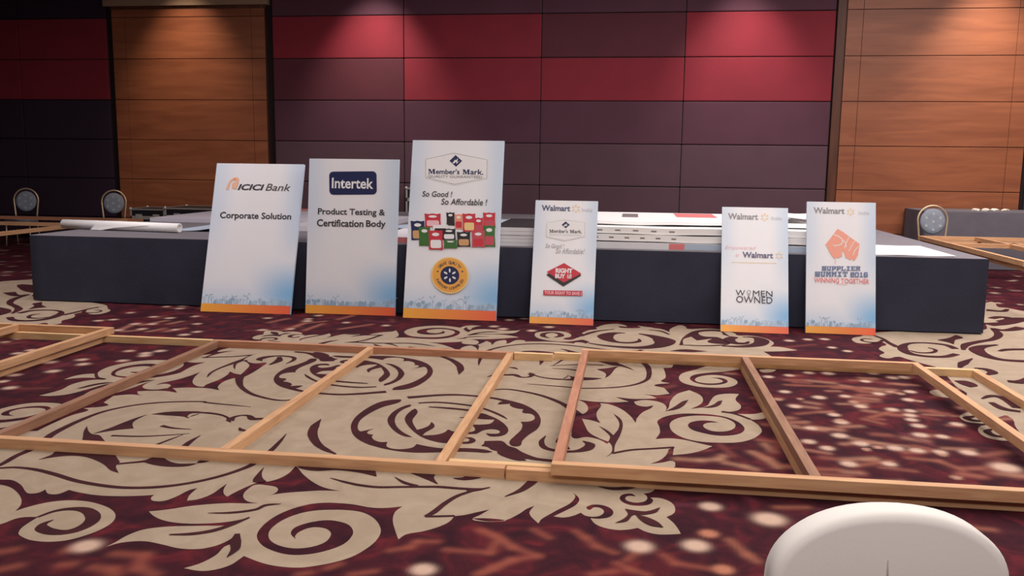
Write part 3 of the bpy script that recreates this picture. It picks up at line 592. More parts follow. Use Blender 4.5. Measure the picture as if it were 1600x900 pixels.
# ------------------------------------------------------------------ standees
class Board:
    """white printed board; crop frame + its four corners (TL,TR,BR,BL) turn photo crops into board coordinates"""
    def __init__(s, label, w, h, x, y, z_rot, org, sc, quad, tint=1.0):
        s.w, s.h, s.org, s.sc, s.q = w, h, org, sc, quad
        t = .032
        a = .3
        lo, hi = .02, .9
        for _ in range(60):
            a = (lo+hi)/2; d = (SY0-.026-w/2*abs(math.sin(z_rot))-y)*math.cos(a)-(SH)*math.sin(a)
            if d > t: lo = a
            else: hi = a
        s.o = empty('standee', (x, y, 0), label, 'display board', 'printed display boards leaning on the stage', rot=(-a, 0, z_rot))
        bm = bmesh.new(); bx(bm, -w/2, w/2, 0, t, 0.003, h, 0, bevel=.002)
        s.panel = mesh_obj('panel', bm, board_mat(w, h), s.o)
        s.n = 0
        s.stripe(); s.skyline()
    def uv(s, X, Y):
        """crop pixel -> (x across from centre, z up)"""
        TL, TR, BR, BL = [Vector(p) for p in s.q]; u = v = .5
        for _ in range(12):
            p = (TL*(1-u)+TR*u)*(1-v)+(BL*(1-u)+BR*u)*v
            e = Vector((X, Y))-p; du = (TR-TL)*(1-v)+(BR-BL)*v; dv = (BL-TL)*(1-u)+(BR-TR)*u
            det = du.x*dv.y-du.y*dv.x; u += (e.x*dv.y-e.y*dv.x)/det; v += (du.x*e.y-du.y*e.x)/det
        return ((u-.5)*s.w, (1-v)*s.h)
    def eps(s): s.n += 1; return -.0008-.0004*s.n
    def shape(s, name, polys, mats, parent=None, label=None, e=None):
        """polys: list of (points in board coords, material index)"""
        bm = bmesh.new(); e = s.eps() if e is None else e
        for k, (pts, mi) in enumerate(polys): flat_poly(bm, [(p[0], e-.00012*mi-.000004*k, p[1]) for p in pts], mi)
        for f in bm.faces:
            f.normal_update()
            if f.normal.y > 0: f.normal_flip()
        o = mesh_obj(name, bm, mats, parent or s.o)
        if label: o['label'] = label
        return o
    def cshape(s, name, polys, mats, **kw):
        return s.shape(name, [([s.uv(*p) for p in pts], mi) for pts, mi in polys], mats, **kw)
    def text(s, name, body, box, m, bold=0., shear=0., parent=None, label=None):
        x0, y0, x1, y1 = box
        a = s.uv(x0, (y0+y1)/2); b = s.uv(x1, (y0+y1)/2); c = s.uv((x0+x1)/2, y1); d = s.uv((x0+x1)/2, y0)
        me = text_mesh(body, bold, shear)
        put(me, a[0], b[0], c[1], d[1], s.eps())
        me.materials.append(m)
        o = bpy.data.objects.new(name, me); COL.objects.link(o); o.parent = parent or s.o
        if label: o['label'] = label
        return o
    def stripe(s):
        w, h = s.w/2, s.h*.056
        s.shape('bottom_stripe', [([(-w+.001, .004), (w-.001, .004), (w-.001, h), (-w+.001, h)], 0)], stripe_mat(s.w), label='orange strip along the foot of the board')
    def skyline(s):
        rn = random.Random(int(s.w*1000)+int(abs(s.o.location.x)*100)); polys = []; z0 = s.h*.057; x = -s.w/2+.004; W2 = s.w/2-.004
        while x < W2-.01:
            k = rn.random(); bw = rn.uniform(.012, .035)*s.w/.6; bw = min(bw, W2-x); hh = rn.uniform(.02, .042)*s.h/1.2
            if k < .55: polys.append(([(x, z0), (x+bw, z0), (x+bw, z0+hh), (x+bw*.6, z0+hh*1.25), (x+bw*.3, z0+hh)], rn.choice((0, 1))))
            elif k < .8:
                r = bw*.5; polys.append(([(x+r+r*math.cos(a*.5236), z0+hh+r*math.sin(a*.5236)) for a in range(12)], rn.choice((0, 1))))
                polys.append(([(x+r-.002, z0), (x+r+.002, z0), (x+r+.002, z0+hh), (x+r-.002, z0+hh)], 1))
            else:
                hh *= 1.6; cx = x+bw/2
                polys.append(([(cx-.002, z0), (cx+.002, z0), (cx+.001, z0+hh), (cx-.001, z0+hh)], 1))
                for q in range(3):
                    a = q*2.094+rn.random(); L = hh*.5
                    polys.append(([(cx, z0+hh), (cx+L*math.cos(a), z0+hh+L*math.sin(a)), (cx+L*.7*math.cos(a+.3), z0+hh+L*.7*math.sin(a+.3))], 1))
            x += bw*rn.uniform(.5, 1.1)
        s.shape('skyline_print', polys, [P_SKY, P_SKY2])
def text_mesh(body, bold, shear):
    cu = bpy.data.curves.new('t', 'FONT'); cu.body = body; cu.shear = shear; cu.offset = bold; cu.resolution_u = 3
    cu.align_x = 'LEFT'; cu.space_line = .95
    o = bpy.data.objects.new('t', cu); COL.objects.link(o)
    dg = bpy.context.evaluated_depsgraph_get(); dg.update()
    me = bpy.data.meshes.new_from_object(o.evaluated_get(dg)); bpy.data.objects.remove(o); bpy.data.curves.remove(cu)
    me.name = 'lettering'; me.materials.clear(); return me
def put(me, x0, x1, z0, z1, y):
    n = len(me.vertices); a = np.zeros(n*3, dtype=np.float32); me.vertices.foreach_get('co', a); a = a.reshape(-1, 3)
    lo, hi = a.min(0), a.max(0)
    out = np.zeros_like(a); out[:, 0] = x0+(a[:, 0]-lo[0])/(hi[0]-lo[0])*(x1-x0); out[:, 2] = z0+(a[:, 1]-lo[1])/(hi[1]-lo[1])*(z1-z0); out[:, 1] = y
    me.vertices.foreach_set('co', out.ravel()); me.update()
def board_mat(w, h):
    m = bpy.data.materials.new('printed_board'); m.use_nodes = True; t = NT(m)
    co = t.n('ShaderNodeTexCoord'); sx = t.n('ShaderNodeSeparateXYZ'); t.l(co.outputs['Object'], sx.inputs[0])
    def rng(o, a, b, c, d, sm=True):
        r = t.n('ShaderNodeMapRange'); r.interpolation_type = 'SMOOTHSTEP' if sm else 'LINEAR'
        r.inputs[1].default_value = a; r.inputs[2].default_value = b; r.inputs[3].default_value = c; r.inputs[4].default_value = d; t.l(o, r.inputs[0]); return r.outputs[0]
    def mul(a, b):
        r = t.n('ShaderNodeMath', operation='MULTIPLY')
        for i, q in enumerate((a, b)):
            if isinstance(q, float): r.inputs[i].default_value = q
            else: t.l(q, r.inputs[i])
        return r.outputs[0]
    def mx(a, b):
        r = t.n('ShaderNodeMath', operation='MAXIMUM'); t.l(a, r.inputs[0]); t.l(b, r.inputs[1]); return r.outputs[0]
    lr = mul(rng(sx.outputs[0], -.12*w, .5*w, 0, .95), mul(rng(sx.outputs[2], .05*h, .13*h, .75, 1), rng(sx.outputs[2], .12*h, .42*h, 1, 0)))
    low = mul(rng(sx.outputs[2], .02*h, .26*h, .4, 0), 1.0)
    rt = mul(rng(sx.outputs[0], .2*w, .5*w, 0, .38), rng(sx.outputs[2], .3*h, .6*h, .3, 1))
    lt = mul(rng(sx.outputs[0], -.5*w, -.2*w, .3, 0), rng(sx.outputs[2], .3*h, .7*h, .2, 1))
    f = mx(mx(lr, low), mx(rt, lt))
    mix = t.n('ShaderNodeMix', data_type='RGBA'); t.l(f, mix.inputs[0]); mix.inputs[6].default_value = lin(238, 239, 244); mix.inputs[7].default_value = lin(126, 186, 232)
    t.l(mix.outputs[2], t.b.inputs['Base Color']); t.b.inputs['Roughness'].default_value = .38; t.b.inputs['Specular IOR Level'].default_value = .45
    return m
def stripe_mat(w):
    m = bpy.data.materials.new('orange_stripe'); m.use_nodes = True; t = NT(m)
    co = t.n('ShaderNodeTexCoord'); sx = t.n('ShaderNodeSeparateXYZ'); t.l(co.outputs['Object'], sx.inputs[0])
    mr = t.n('ShaderNodeMapRange'); mr.inputs[1].default_value = -w/2; mr.inputs[2].default_value = w/2; t.l(sx.outputs[0], mr.inputs[0])
    cr = t.n('ShaderNodeValToRGB'); cr.color_ramp.elements[0].color = lin(250, 178, 72); cr.color_ramp.elements[1].color = lin(240, 100, 72)
    t.l(mr.outputs[0], cr.inputs[0]); t.l(cr.outputs[0], t.b.inputs['Base Color']); t.b.inputs['Roughness'].default_value = .4; return m
def ink(name, r, g, b): return mat(name, lin(r, g, b), .42)
P_SKY = ink('print_pale_blue', 178, 200, 218); P_SKY2 = ink('print_mid_blue', 152, 180, 204)
P_DARK = ink('print_charcoal', 62, 60, 66); P_BROWN = ink('print_brown_grey', 84, 76, 76); P_NAVY = ink('print_navy', 34, 40, 84); P_W = ink('print_white', 236, 236, 238)
P_GREY = ink('print_grey', 150, 146, 150); P_FAINT = ink('print_faint_grey', 198, 198, 206); P_SLATE = ink('print_slate_blue', 84, 90, 122); P_PEACH = ink('print_peach', 240, 190, 160)
P_ORANGE = ink('print_orange', 238, 150, 120); P_SALMON = ink('print_salmon', 242, 168, 148); P_RED = ink('print_red', 200, 48, 66); P_PINK = ink('print_pink', 238, 190, 200); P_YEL = ink('print_amber', 236, 170, 78)
P_GOLD = ink('print_pale_gold', 238, 206, 140); P_SPARK = ink('print_spark', 240, 214, 178); P_PURP = ink('print_purple_grey', 104, 96, 130); P_BLUE = ink('print_blue_grey', 110, 124, 160); P_BLACK = ink('print_black', 40, 34, 40)
P_GREEN = ink('print_green', 60, 110, 52); P_ROSE = ink('print_rose', 196, 76, 92); P_FOOD = ink('print_tan', 206, 160, 110); P_LINE = ink('print_line', 130, 124, 122)
P_CORAL = ink('print_coral', 226, 130, 130)
def spark(bd, cx, cy, r, m, name='sunburst_mark', parent=None, inner=.42, wd=.2):
    polys = []
    for k in range(6):
        a = math.pi/2+k*math.pi/3; q = []
        for rr, ww in ((inner, wd*.55), (inner+.2, wd), (.9, wd*.9), (1, .0), (.9, -wd*.9), (inner+.2, -wd), (inner, -wd*.55)):
            q.append((cx+r*(rr*math.cos(a)-ww*math.sin(a)), cy-r*(rr*math.sin(a)+ww*math.cos(a))))
        polys.append((q, 0))
    return bd.cshape(name, polys, [m], parent=parent)
def ell(cx, cy, rx, ry, n=32): return [(cx+rx*math.cos(2*math.pi*k/n), cy+ry*math.sin(2*math.pi*k/n)) for k in range(n)]
def rrect(x0, y0, x1, y1, r, n=5):
    out = []
    for cx, cy, a0 in ((x1-r, y1-r, 0), (x0+r, y1-r, 90), (x0+r, y0+r, 180), (x1-r, y0+r, 270)):
        for k in range(n+1):
            a = math.radians(a0+90*k/n); out.append((cx+r*math.cos(a), cy+r*math.sin(a)))
    return out
def hexbadge(bd, x0, x1, yt, ym0, ym1, yb, ink_line):
    def hx(i):
        xm = (x0+x1)/2
        return [(x0+i, ym0+i*.5), (xm-10, yt+i), (x1-i, ym0+i*.5), (x1-i-3, ym1-i*.5), (xm-10, yb-i), (x0+i-3, ym1-i*.5)]
    return bd.cshape('badge', [(hx(-5), 0), (hx(0), 1), (hx(1.6), 2)], [P_W, ink_line, P_W])
def diamond(bd, cx, cy, rx, ry, parent):
    o = bd.cshape('diamond_emblem', [([(cx, cy-ry), (cx+rx, cy), (cx, cy+ry), (cx-rx, cy)], 0),
        ([(cx-rx*.55, cy+ry*.35), (cx-rx*.1, cy-ry*.25), (cx+rx*.0, cy-ry*.05), (cx+rx*.35, cy-ry*.5), (cx+rx*.2, cy+ry*.25), (cx+rx*.6, cy-ry*.05), (cx+rx*.1, cy+ry*.5), (cx+rx*.02, cy+ry*.12), (cx-rx*.3, cy+ry*.45)], 1)], [P_NAVY, P_W], parent=parent)
    return o

def fine(bd, x0, x1, ya, yb, m, n):
    """a line of print too small to read: a row of short strokes"""
    rn = random.Random(n); polys = []; X = x0; st_ = (x1-x0)/n
    while X < x1-st_:
        w_ = st_*rn.uniform(.5, 1.1); y_ = ya+(yb-ya)*(X-x0)/(x1-x0)
        polys.append(([(X, y_), (X+w_, y_), (X+w_, y_+3), (X, y_+3)], 0)); X += w_+st_*.35
    bd.cshape('fine_print', polys, [m])
def serif_m(bd, x0, x1, y0, y1, m, parent):
    g = [(0, 0), (3.4, 0), (5.1, 6), (6.8, 0), (10, 0), (10, 1), (9.2, 1), (9.2, 9), (10, 9), (10, 10), (6, 10), (6, 9), (6.9, 9), (6.9, 3.2), (4.9, 10), (4.2, 10), (1.9, 2.6), (1.9, 9), (2.9, 9), (2.9, 10), (0, 10), (0, 9), (.9, 9), (.9, 1), (0, 1)]
    bd.cshape('badge_lettering', [([(x0+(x1-x0)*u/10, y0+(y1-y0)*v/10) for u, v in g], 0)], [m], parent=parent)
# 1: italic headline, corporate line
b1 = Board('large white board at the left end with an orange swoosh icon', .937, 1.545, -3.763, 8.04, .003, (300, 240), 3.4615, [(160, 68), (628, 80), (525, 870), (40, 855)])
b1.text('brand_lettering', 'ICICI', (268, 184, 411, 217), P_DARK, .035, .25)
b1.text('brand_lettering', 'Bank', (418, 184, 552, 222), P_BROWN, .006, .25)
b1.cshape('swoosh_icon', [([(203, 212), (213, 185), (228, 160), (250, 147), (268, 145), (277, 155), (272, 180), (258, 212), (247, 208), (252, 180), (254, 165), (245, 160), (232, 172), (222, 195), (216, 214)], 0), ([(236, 208), (236, 185), (247, 172), (254, 176), (246, 208)], 0), (ell(255, 157, 8, 6), 1)], [P_PEACH, P_ORANGE])
b1.text('subtitle_lettering', 'Corporate Solution', (165, 336, 549, 380), P_DARK, .018)
# 2: navy badge
b2 = Board('large white board with a rounded navy badge and two dark text lines under it', .915, 1.545, -2.722, 8.16, .02, (300, 240), 3.4615, [(655, 30), (1140, 40), (1105, 875), (622, 858)])
bg = b2.cshape('navy_badge', [(rrect(762, 101, 1018, 225, 22), 0)], [P_NAVY])
b2.text('badge_lettering', 'Intertek', (776, 136, 1000, 193), P_W, .02, parent=bg)
b2.text('headline_lettering', 'Product Testing &', (698, 300, 1061, 343), P_DARK, .022)
b2.text('headline_lettering', 'Certification', (692, 357, 944, 396), P_DARK, .022)
b2.text('headline_lettering', 'Body', (958, 363, 1063, 409), P_DARK, .022)
# 3: tallest, with packages
b3 = Board('tallest white board with pictured food packs and an orange round seal', .92, 1.775, -1.705, 8.095, .0, (620, 210), 3, [(100, 40), (515, 40), (462, 880), (22, 865)])
hb = hexbadge(b3, 155, 437, 100, 130, 216, 248, P_DARK)
diamond(b3, 294, 137, 29, 28, hb)
serif_m(b3, 165, 199, 176, 199, P_NAVY, hb); b3.text('badge_lettering', "ember's", (201, 175, 310, 200), P_NAVY, .02, parent=hb)
serif_m(b3, 323, 357, 177, 200, P_NAVY, hb); b3.text('badge_lettering', 'ark.', (359, 176, 418, 201), P_NAVY, .02, parent=hb)
b3.text('badge_lettering', 'QUALITY GUARANTEED', (163, 205, 412, 219), P_GREY, .01, parent=hb)
b3.text('slogan_lettering', 'So Good !', (135, 280, 273, 306), P_DARK, .012, .12)
b3.text('slogan_lettering', 'So Affordable !', (222, 315, 432, 344), P_DARK, .012, .12)
packs = [(76, 418, 140, 508, P_NAVY, P_FOOD), (142, 384, 217, 448, P_RED, P_PINK), (243, 378, 281, 440, P_BLACK, P_BLACK), (281, 386, 318, 456, P_ORANGE, P_RED), (318, 383, 377, 468, P_RED, P_GOLD), (412, 378, 468, 450, P_RED, P_ROSE), (370, 402, 412, 472, P_RED, P_ROSE),
         (112, 446, 166, 535, P_GREEN, P_GREEN), (178, 436, 250, 470, P_W, P_BLACK), (222, 454, 284, 506, P_BLACK, P_W), (412, 438, 466, 538, P_GREEN, P_ROSE), (290, 468, 352, 538, P_BLACK, P_FOOD), (358, 462, 418, 540, P_ROSE, P_RED), (158, 462, 224, 552, P_RED, P_W), (228, 506, 290, 546, P_GREEN, P_GREEN)]
inks = [P_NAVY, P_FOOD, P_RED, P_PINK, P_BLACK, P_ORANGE, P_GOLD, P_ROSE, P_GREEN, P_W]
for k, (x0, y0, x1, y1, ca, cb) in enumerate(packs):
    w_ = x1-x0; h_ = y1-y0; sk = .06*h_*(1 if k % 2 else -1)
    body = [(x0, y0), (x0+w_*.25, y0+3), (x0+w_*.5, y0), (x0+w_*.75, y0+3), (x1, y0), (x1-2, y0+h_*.5), (x1, y1), (x0+w_*.5, y1-2), (x0, y1), (x0+2, y0+h_*.5)]
    ms = [ca, cb, P_W]
    b3.cshape('pack_picture', [(body, 0), (rrect(x0+w_*.12, y0+h_*.5, x1-w_*.12, y1-h_*.08, min(w_, h_)*.12), 1), (ell((x0+x1)/2, y0+h_*.22, w_*.26, h_*.09, 14), 2)], ms, e=-.0008-.0004*(b3.n+1+k))
b3.n += 16
seal = b3.cshape('round_seal', [(ell(252, 670, 88, 84, 48), 0), (ell(252, 670, 82, 78, 48), 1), (ell(252, 670, 44, 42, 40), 2)], [P_GOLD, P_YEL, P_NAVY])
spark(b3, 252, 670, 32, P_W, parent=seal, wd=.13)
def ring_text(bd, body, cx, cy, rx, ry, a0, a1, size, m, parent, flip=False):
    import itertools
    vs, fs = [], []; n = len(body); e = bd.eps()
    for i, ch in enumerate(body):
        if ch == ' ': continue
        me_ = text_mesh(ch, .02, 0); a = math.radians(a0+(a1-a0)*i/(n-1))
        px, py = cx+rx*math.cos(a), cy-ry*math.sin(a); rot = a-math.pi/2 if not flip else a+math.pi/2
        b0 = len(vs)
        for v in me_.vertices:
            lx, ly = (v.co.x-.3)*size, (v.co.y-.35)*size
            x_, y_ = px+lx*math.cos(rot)-ly*math.sin(rot), py-(lx*math.sin(rot)+ly*math.cos(rot))
            q = bd.uv(x_, y_); vs.append((q[0], e, q[1]))
        fs += [tuple(b0+k for k in p.vertices) for p in me_.polygons]; bpy.data.meshes.remove(me_)
    me_ = bpy.data.meshes.new('lettering'); me_.from_pydata(vs, [], fs); me_.materials.append(m)
    o = bpy.data.objects.new('ring_lettering', me_); COL.objects.link(o); o.parent = parent
ring_text(b3, 'GREAT QUALITY', 252, 670, 62, 59, 140, 40, 19, P_BROWN, seal)
ring_text(b3, 'EVERYDAY LOW PRICES', 252, 670, 62, 59, 200, 340, 17, P_BROWN, seal, True)
for q in (196, 311): b3.cshape('seal_dot', [(ell(q, 652, 4, 4, 10), 0)], [P_BROWN], parent=seal)
# 4: red diamond
b4 = Board('small white board with a red diamond badge over a red text strip', .605, 1.21, -.615, 8.045, -.01, (810, 300), 4.09, [(123, 68), (516, 78), (475, 855), (70, 838)])
b4.text('brand_lettering', 'Walmart', (160, 102, 341, 139), P_SLATE, .03)
spark(b4, 377, 124, 27, P_SPARK)
b4.text('country_lettering', 'India', (415, 122, 480, 144), P_FAINT, .0)
hb = hexbadge(b4, 192, 432, 195, 212, 300, 325, P_GREY)
diamond(b4, 311, 227, 26, 22, hb)
serif_m(b4, 206, 234, 256, 277, P_BROWN, hb); b4.text('badge_lettering', "ember's", (236, 255, 324, 278), P_BROWN, .02, parent=hb)
serif_m(b4, 336, 364, 259, 280, P_BROWN, hb); b4.text('badge_lettering', 'ark.', (366, 259, 412, 281), P_BROWN, .02, parent=hb)
b4.text('badge_lettering', 'QUALITY GUARANTEED', (204, 287, 411, 296), P_FAINT, .0, parent=hb)
b4.text('slogan_lettering', 'So Good !', (180, 346, 300, 372), P_GREY, -.005, .3)
b4.text('slogan_lettering', 'So Affordable!', (246, 377, 428, 408), P_GREY, -.005, .3)
dm = b4.cshape('red_diamond', [([(184, 540), (200, 528), (295, 575), (395, 530), (404, 545), (291, 611)], 0), ([(297, 467), (406, 533), (294, 588), (186, 521)], 1)], [P_BLACK, P_RED], label='red diamond on a black chevron')
b4.text('badge_lettering', 'RIGHT', (243, 500, 350, 530), P_W, .05, .0, parent=dm)
b4.text('badge_lettering', 'BUY', (240, 534, 304, 562), P_W, .05, .0, parent=dm)
b4.cshape('tick_box', [(rrect(316, 540, 342, 562, 2), 0), (rrect(319, 543, 339, 559, 2), 1), ([(321, 550), (325, 548), (329, 554), (341, 536), (345, 538), (330, 560)], 2)], [P_W, P_RED, P_W], parent=dm)
ss_ = b4.cshape('red_strip', [([(164, 634), (411, 640), (410, 671), (163, 665)], 0)], [P_RED])
b4.text('strip_lettering', 'YOUR RIGHT TO SAVE !', (169, 642, 405, 663), P_PINK, .03, parent=ss_)
# 5: women owned
b5 = Board('small white board with thin black two-word lettering low down, second from the right', .603, 1.205, 1.157, 7.985, -.02, (1100, 300), 3.75, [(103, 93), (485, 103), (495, 832), (93, 815)])
b5.text('brand_lettering', 'Walmart', (137, 133, 312, 170), P_GREY, .028)
spark(b5, 351, 156, 24, P_SPARK)
b5.text('country_lettering', 'India', (390, 153, 450, 173), P_FAINT, 0)
b5.text('script_lettering', 'Empowered', (118, 324, 302, 352), P_PINK, -.004, .35)
b5.text('script_lettering', 'by', (182, 368, 206, 392), P_PINK, -.004, .35)
b5.text('brand_lettering', 'Walmart', (222, 362, 401, 396), P_PURP, .026)
spark(b5, 437, 382, 22, P_SPARK)
fine(b5, 160, 430, 418, 426, P_GOLD, 30)
b5.text('headline_lettering', 'W', (183, 580, 238, 612), P_DARK, .0)
b5.text('headline_lettering', 'MEN', (284, 585, 399, 617), P_DARK, .0)
b5.text('headline_lettering', 'OWNED', (186, 617, 399, 655), P_DARK, .0)
b5.cshape('female_symbol', [([(260+13*math.cos(t*.3927), 592+11*math.sin(t*.3927)) for t in range(17)]+[(260+10*math.cos(t*.3927), 592+8*math.sin(t*.3927)) for t in range(16, -1, -1)], 0), ([(258, 602), (262, 602), (262, 614), (258, 614)], 0), ([(251, 606), (269, 606), (269, 609), (251, 609)], 0)], [P_GREY])
# 6: fist
b6 = Board('small white board with an orange raised fist emblem, rightmost of the row', .610, 1.23, 1.93, 8.07, -.02, (1100, 300), 3.75, [(592, 77), (985, 85), (1003, 840), (595, 828)])
b6.text('brand_lettering', 'Walmart', (630, 112, 808, 148), P_GREY, .028)
spark(b6, 843, 137, 22, P_SPARK)
b6.text('country_lettering', 'India', (890, 135, 950, 153), P_FAINT, 0)
fist = b6.cshape('fist_emblem', [([(770, 235), (800, 252), (835, 277), (870, 302), (898, 322), (896, 345), (890, 385), (880, 405), (866, 420), (856, 405), (846, 416), (833, 404), (820, 402), (812, 378), (806, 360), (798, 372), (800, 392), (780, 402), (764, 400), (755, 408), (742, 392), (728, 372), (715, 345), (702, 325), (722, 300), (748, 265)], 0)], [P_SALMON], label='orange fist')
def cline(bd, pts, w, m, parent):
    polys = []
    for a, b in zip(pts[:-1], pts[1:]):
        d = Vector((b[0]-a[0], b[1]-a[1])).normalized()*w/2; n = (-d.y, d.x)
        polys.append(([(a[0]-d.x+n[0], a[1]-d.y+n[1]), (b[0]+d.x+n[0], b[1]+d.y+n[1]), (b[0]+d.x-n[0], b[1]+d.y-n[1]), (a[0]-d.x-n[0], a[1]-d.y-n[1])], 0))
    bd.cshape('finger_line', polys, [m], parent=parent)
cline(b6, [(752, 270), (775, 277), (795, 292), (802, 312), (790, 325), (760, 333), (748, 328)], 5, P_W, fist)
cline(b6, [(804, 300), (818, 316), (822, 338)], 4, P_W, fist); cline(b6, [(836, 285), (820, 318), (812, 345)], 4, P_W, fist)
cline(b6, [(868, 308), (850, 335), (838, 362)], 4, P_W, fist); cline(b6, [(892, 335), (872, 358), (862, 385)], 4, P_W, fist)
cline(b6, [(761, 410), (761, 436)], 3, P_SALMON, fist)
GL = {  # slab-serif capitals on a 10 x 10 grid
 'S': [(0, 0, 10, 2.4), (7.4, 0, 10, 6), (0, 3.8, 10, 6.2), (0, 4, 2.6, 10), (0, 7.6, 10, 10), (8, 6.4, 10, 10), (0, 0, 2, 3.4)],
 'U': [(1, 1, 3.6, 10), (6.4, 1, 9, 10), (1, 0, 9, 2.4), (0, 8, 4.4, 10), (5.6, 8, 10, 10)],
 'P': [(1, 0, 3.6, 10), (0, 8, 9, 10), (6.8, 4, 10, 9.4), (1, 3.6, 9, 5.6), (0, 0, 5, 2)],
 'L': [(1, 0, 3.6, 10), (0, 8, 5, 10), (0, 0, 10, 2), (8, 0, 10, 4)],
 'I': [(3.4, 0, 6.6, 10), (1, 0, 9, 2), (1, 8, 9, 10)],
 'E': [(1, 0, 3.6, 10), (0, 8, 10, 10), (0, 0, 10, 2), (1, 4, 7, 6), (8, 6.6, 10, 10), (8, 0, 10, 3.4)],
 'R': [(1, 0, 3.6, 10), (0, 8, 9, 10), (6.8, 5, 10, 9.4), (1, 4, 9, 6), (6.2, 0, 8.8, 5), (0, 0, 4.6, 2), (6, 0, 10, 2)],
 'M': [(.6, 0, 3, 10), (7, 0, 9.4, 10), (0, 8, 4, 10), (6, 8, 10, 10), (3.6, 4, 6.4, 7), (2.4, 6, 4.6, 9), (5.4, 6, 7.6, 9), (0, 0, 4, 2), (6, 0, 10, 2)],
 'T': [(3.6, 0, 6.4, 10), (0, 8, 10, 10), (0, 6, 2, 10), (8, 6, 10, 10), (2, 0, 8, 2)],
 '2': [(0, 7.6, 10, 10), (7.2, 4, 10, 10), (0, 4, 10, 6.2), (0, 0, 2.8, 6), (0, 0, 10, 2.4), (0, 6.6, 2.4, 9)],
 '0': [(0, .8, 2.8, 9.2), (7.2, .8, 10, 9.2), (1, 0, 9, 2.2), (1, 7.8, 9, 10)],
 '1': [(3.6, 0, 6.4, 10), (1.6, 7.6, 5, 9.4), (1, 0, 9, 2)],
 '6': [(0, .8, 2.8, 9.4), (1, 7.8, 9.6, 10), (1, 0, 9, 2.2), (7.2, .8, 10, 5.6), (1, 4, 9, 6)]}
def slab(bd, body, x0, y0, x1, y1, m):
    n = sum(.5 if c == ' ' else 1 for c in body); cw = (x1-x0)/n; polys = []; X = x0
    for c in body:
        if c == ' ': X += cw*.5; continue
        for a, b, c2, d in GL[c]:
            f = lambda u, v: (X+cw*.04+u/10*cw*.92, y1-v/10*(y1-y0))
            polys.append(([f(a, b), f(c2, b), f(c2, d), f(a, d)], 0))
        X += cw
    bd.cshape('slab_lettering', polys, [m])
slab(b6, 'SUPPLIER', 683, 449, 906, 474, P_BLUE)
slab(b6, 'SUMMIT', 643, 480, 835, 508, P_BLUE)
slab(b6, '2016', 848, 483, 950, 511, P_BLUE)
b6.text('tagline_lettering', 'WINNING TOGETHER', (640, 518, 958, 545), P_CORAL, .012)
fine(b6, 768, 832, 548, 551, P_CORAL, 9)

# ------------------------------------------------------------------ things lying on the stage
def sheet(name, label, cat, x0, x1, y0, y1, z, thick, m, curl=None, rz=0, group=None, parts=(), nx_=16, ny_=10):
    """board or flexible sheet lying flat; curl(u,v) lifts it; parts: printed patches (name, u0,u1,v0,v1,material)"""
    t = empty(name, ((x0+x1)/2, (y0+y1)/2, z), label, cat, group, rot=(0, 0, rz))
    w, d = x1-x0, y1-y0; fz = curl or (lambda u, v: 0)
    bm = bmesh.new(); g = [[None]*(ny_+1) for _ in range(nx_+1)]; h = [[None]*(ny_+1) for _ in range(nx_+1)]
    for i in range(nx_+1):
        for j in range(ny_+1):
            u, v = i/nx_, j/ny_; zz = fz(u, v)
            g[i][j] = bm.verts.new((-w/2+w*u, -d/2+d*v, zz)); h[i][j] = bm.verts.new((-w/2+w*u, -d/2+d*v, zz+thick))
    for i in range(nx_):
        for j in range(ny_):
            bm.faces.new((h[i][j], h[i+1][j], h[i+1][j+1], h[i][j+1])); bm.faces.new((g[i][j], g[i][j+1], g[i+1][j+1], g[i+1][j]))
    for i in range(nx_):
        bm.faces.new((g[i][0], g[i+1][0], h[i+1][0], h[i][0])); bm.faces.new((g[i+1][ny_], g[i][ny_], h[i][ny_], h[i+1][ny_]))
    for j in range(ny_):
        bm.faces.new((g[0][j+1], g[0][j], h[0][j], h[0][j+1])); bm.faces.new((g[nx_][j], g[nx_][j+1], h[nx_][j+1], h[nx_][j]))
    mesh_obj('sheet' if curl else 'board', bm, m, t, smooth=False)
    for nm, u0, u1, v0, v1, pm in parts:
        bm = bmesh.new()
        if v0 < 0:                                   # printed on the front edge
            e = -d/2-.001
            k = 8; A = []
            for i in range(k+1):
                u = u0+(u1-u0)*i/k; zz = fz(u, 0); A.append((bm.verts.new((-w/2+w*u, e, zz+thick*(.06 if 'edge' in nm else .4))), bm.verts.new((-w/2+w*u, e, zz+thick*(.97 if 'edge' in nm else .62)))))
            for a, b in zip(A[:-1], A[1:]): bm.faces.new((a[0], b[0], b[1], a[1]))
        else:
            k = 8; A = []
            for i in range(k+1):
                row = []
                for j in range(k+1):
                    u = u0+(u1-u0)*i/k; v = v0+(v1-v0)*j/k; row.append(bm.verts.new((-w/2+w*u, -d/2+d*v, fz(u, v)+thick+.0025)))
                A.append(row)
            for i in range(k):
                for j in range(k): bm.faces.new((A[i][j], A[i+1][j], A[i+1][j+1], A[i][j+1]))
        mesh_obj(nm, bm, pm, t)
    return t
Z = SH+.001
GB = 'white boards piled on the stage'
# pile behind the gap between the tall board and the red-diamond board
for k in range(5):
    lab = ['lowest board of the white pile on the stage edge left of the red-diamond board', 'second board from the bottom of the white pile left of the red-diamond board', 'middle board of the white pile left of the red-diamond board', 'fourth board up in the white pile left of the red-diamond board', 'topmost white board, black on top, of the pile left of the red-diamond board'][k]
    sheet('foam_board', lab, 'board', -1.36+.006*(k % 2), -.42, 8.42+.004*(k % 3), 9.85, Z+.0365*k, .034, m_white, group=GB, nx_=2, ny_=2, parts=(('black_face', 0.01, .99, .012, .99, m_black),) if k == 4 else ())
